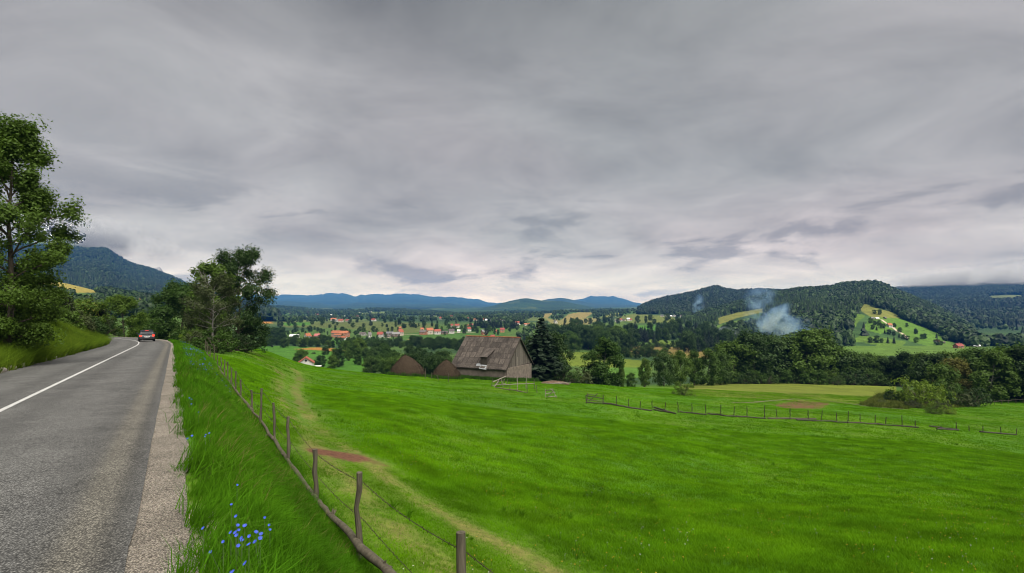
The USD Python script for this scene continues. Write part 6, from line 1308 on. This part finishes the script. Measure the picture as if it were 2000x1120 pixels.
# beyond the bend: pole fence, stacked red bricks, orange barrier
def bend_pt(px, Y): x = (px - 1000) / 1000 * Y; return np.array([x, Y, float(H(x, Y))])
bf = thing("pole_fence", "old dark pole fence beyond the bend, behind the car", "fence")
pv = None
for i, px in enumerate(range(246, 372, 9)):
    p = bend_pt(px, 91.0 + .02 * (px - 246)); part("stake", stick(p - [0, 0, .2], p + [0, 0, 1.15], .05, .045, 6, .01, 900 + i), weathered, bf, smooth=40)
    if pv is not None:
        for hh in (.45, .95): part("rail", stick(pv + [0, 0, hh], p + [0, 0, hh], .045, .04, 6, .01, 930 + i), weathered, bf, smooth=40)
    pv = p
sp = bend_pt(292, 97.0); stk = thing("brick_stack", "stack of red bricks showing over the pole fence behind the car", "brick stack", sp)
brick_m = tinted("red_brick", [(.42, .13, .08), (.5, .19, .12), (.34, .10, .07)], .9, 8)
for r in range(5):
    for k in range(8):
        part("brick", MB().box((-1.35 + k * .38 + (.09 if r % 2 else 0), 0, 1.35 + r * .2), (.36, .5, .18)).out(), brick_m, stk)
part("pallet", MB().box((0, 0, .6), (3.1, .7, 1.28)).out(), dark_wood, stk)
bp = bend_pt(316, 88.0); ob = thing("barrier", "small orange barrier box at the roadside beyond the car", "barrier", bp); om = plain("barrier_orange", (.75, .12, .05), .6, noise=.1)
part("box", quad_slab([(-.30, 0, .08), (.24, 0, .08), (.34, 0, .62), (-.22, 0, .62)], -.25)[0:2], om, ob); part("foot", MB().box((0, .12, .03), (.8, .4, .1)).out(), trim, ob); part("side_panel", MB().box((-.62, .05, .38), (.32, .1, .28)).out(), om, ob)
# ------------------------------------------------------------------ haze, low cloud and smoke
hz = usdkit.material(stage, LK + "haze", {"v": ("principled_volume", {"color": (.07, .32, 1.0), "absorption_color": (1, 1, 1), "density": 5.2e-5, "anisotropy": 0.0})}, [], volume="v.volume")
_b = trimesh.creation.box((31400, 31400, 520)); _b.apply_translation((0, 0, 200))
top("haze", _b, hz, "thin bluish air over the valley", None, kind="stuff")
def vapour(name, colr, dens, nscale, lo, hi, aniso=0.0, soft=1.0, detail=2.5, absorb=(1, 1, 1)):
    return usdkit.material(stage, LK + name, {
        "tc": ("texture_coordinate", {}), "g": ("geometry", {}), "gr": ("gradient_texture", {"gradient_type": "spherical"}), "pw": ("math", {"math_type": "power", "value2": soft}),
        "n": ("noise_texture", {"scale": nscale, "detail": detail, "roughness": .6, "distortion": .5}), "m": ("map_range", {"range_type": "smoothstep", "from_min": lo, "from_max": hi, "to_min": 0.0, "to_max": dens}),
        "x": ("math", {"math_type": "multiply"}), "v": ("principled_volume", {"color": colr, "absorption_color": absorb, "anisotropy": aniso})},
        [("tc.object", "gr.vector"), ("gr.fac", "pw.value1"), ("g.position", "n.vector"), ("n.fac", "m.value"), ("m.result", "x.value1"), ("pw.value", "x.value2"), ("x.value", "v.density")], volume="v.volume")
ball = trimesh.creation.icosphere(3, 1.0)
def puffs(name, label, cat, mat, items, kind=None):
    c = items[0]; t = UsdGeom.Xform.Define(stage, numbered("/World/" + name)); meta(t.GetPrim(), label, cat, kind=kind)
    for (px, py, Y, a, b, h, tilt) in items:
        p = px3(px, py, Y); m = usdkit.mesh(stage, numbered(f"{t.GetPath()}/puff"), ball, mat)
        m.AddTranslateOp().Set(Gf.Vec3d(*map(float, p))); m.AddRotateYOp().Set(tilt); m.AddScaleOp().Set(Gf.Vec3f(a, b, h))
smoke_m = vapour("smoke", (.26, .50, 1.0), .085, .06, .43, .70, soft=.75, detail=3.5)
smoke_w = vapour("white_smoke", (.70, .84, 1.0), .13, .09, .36, .62, soft=.8)
smoke_f = vapour("thin_smoke", (.40, .62, 1.0), .020, .03, .38, .66, soft=.9)
puffs("smoke", "largest blue grey smoke plume drifting before the forested hill", "smoke", smoke_m, [(1560, 656, 552, 21, 12, 16, 25), (1518, 638, 550, 40, 20, 31, 30), (1500, 608, 552, 32, 17, 26, 50)])
puffs("smoke", "small dense white smoke cloud left of the largest plume", "smoke", smoke_w, [(1421, 655, 545, 13, 8, 9, 25)])
puffs("smoke", "thin slanting smoke wisp in front of the dark steep hill", "smoke", smoke_m, [(1364, 598, 1180, 15, 12, 30, 8)])
puffs("smoke", "little white smoke puff above the trees right of the largest plume", "smoke", smoke_w, [(1612, 665, 545, 5, 5, 7, 20)])
mist = vapour("mist", (.74, .76, .80), .030, .0065, .38, .62, soft=1.3, detail=2.5, absorb=(0, 0, 0))
puffs("mist", "cloud cap hiding the top of the left mountain", None, mist, [(75, 455, 2900, 620, 280, 130, 0), (205, 474, 3000, 460, 250, 90, 6)], "stuff")
puffs("mist", "cloud bank lying on the right hand mountain's ridge", None, mist, [(1840, 550, 3100, 420, 260, 84, -3), (2000, 544, 3050, 520, 300, 110, 0)], "stuff")
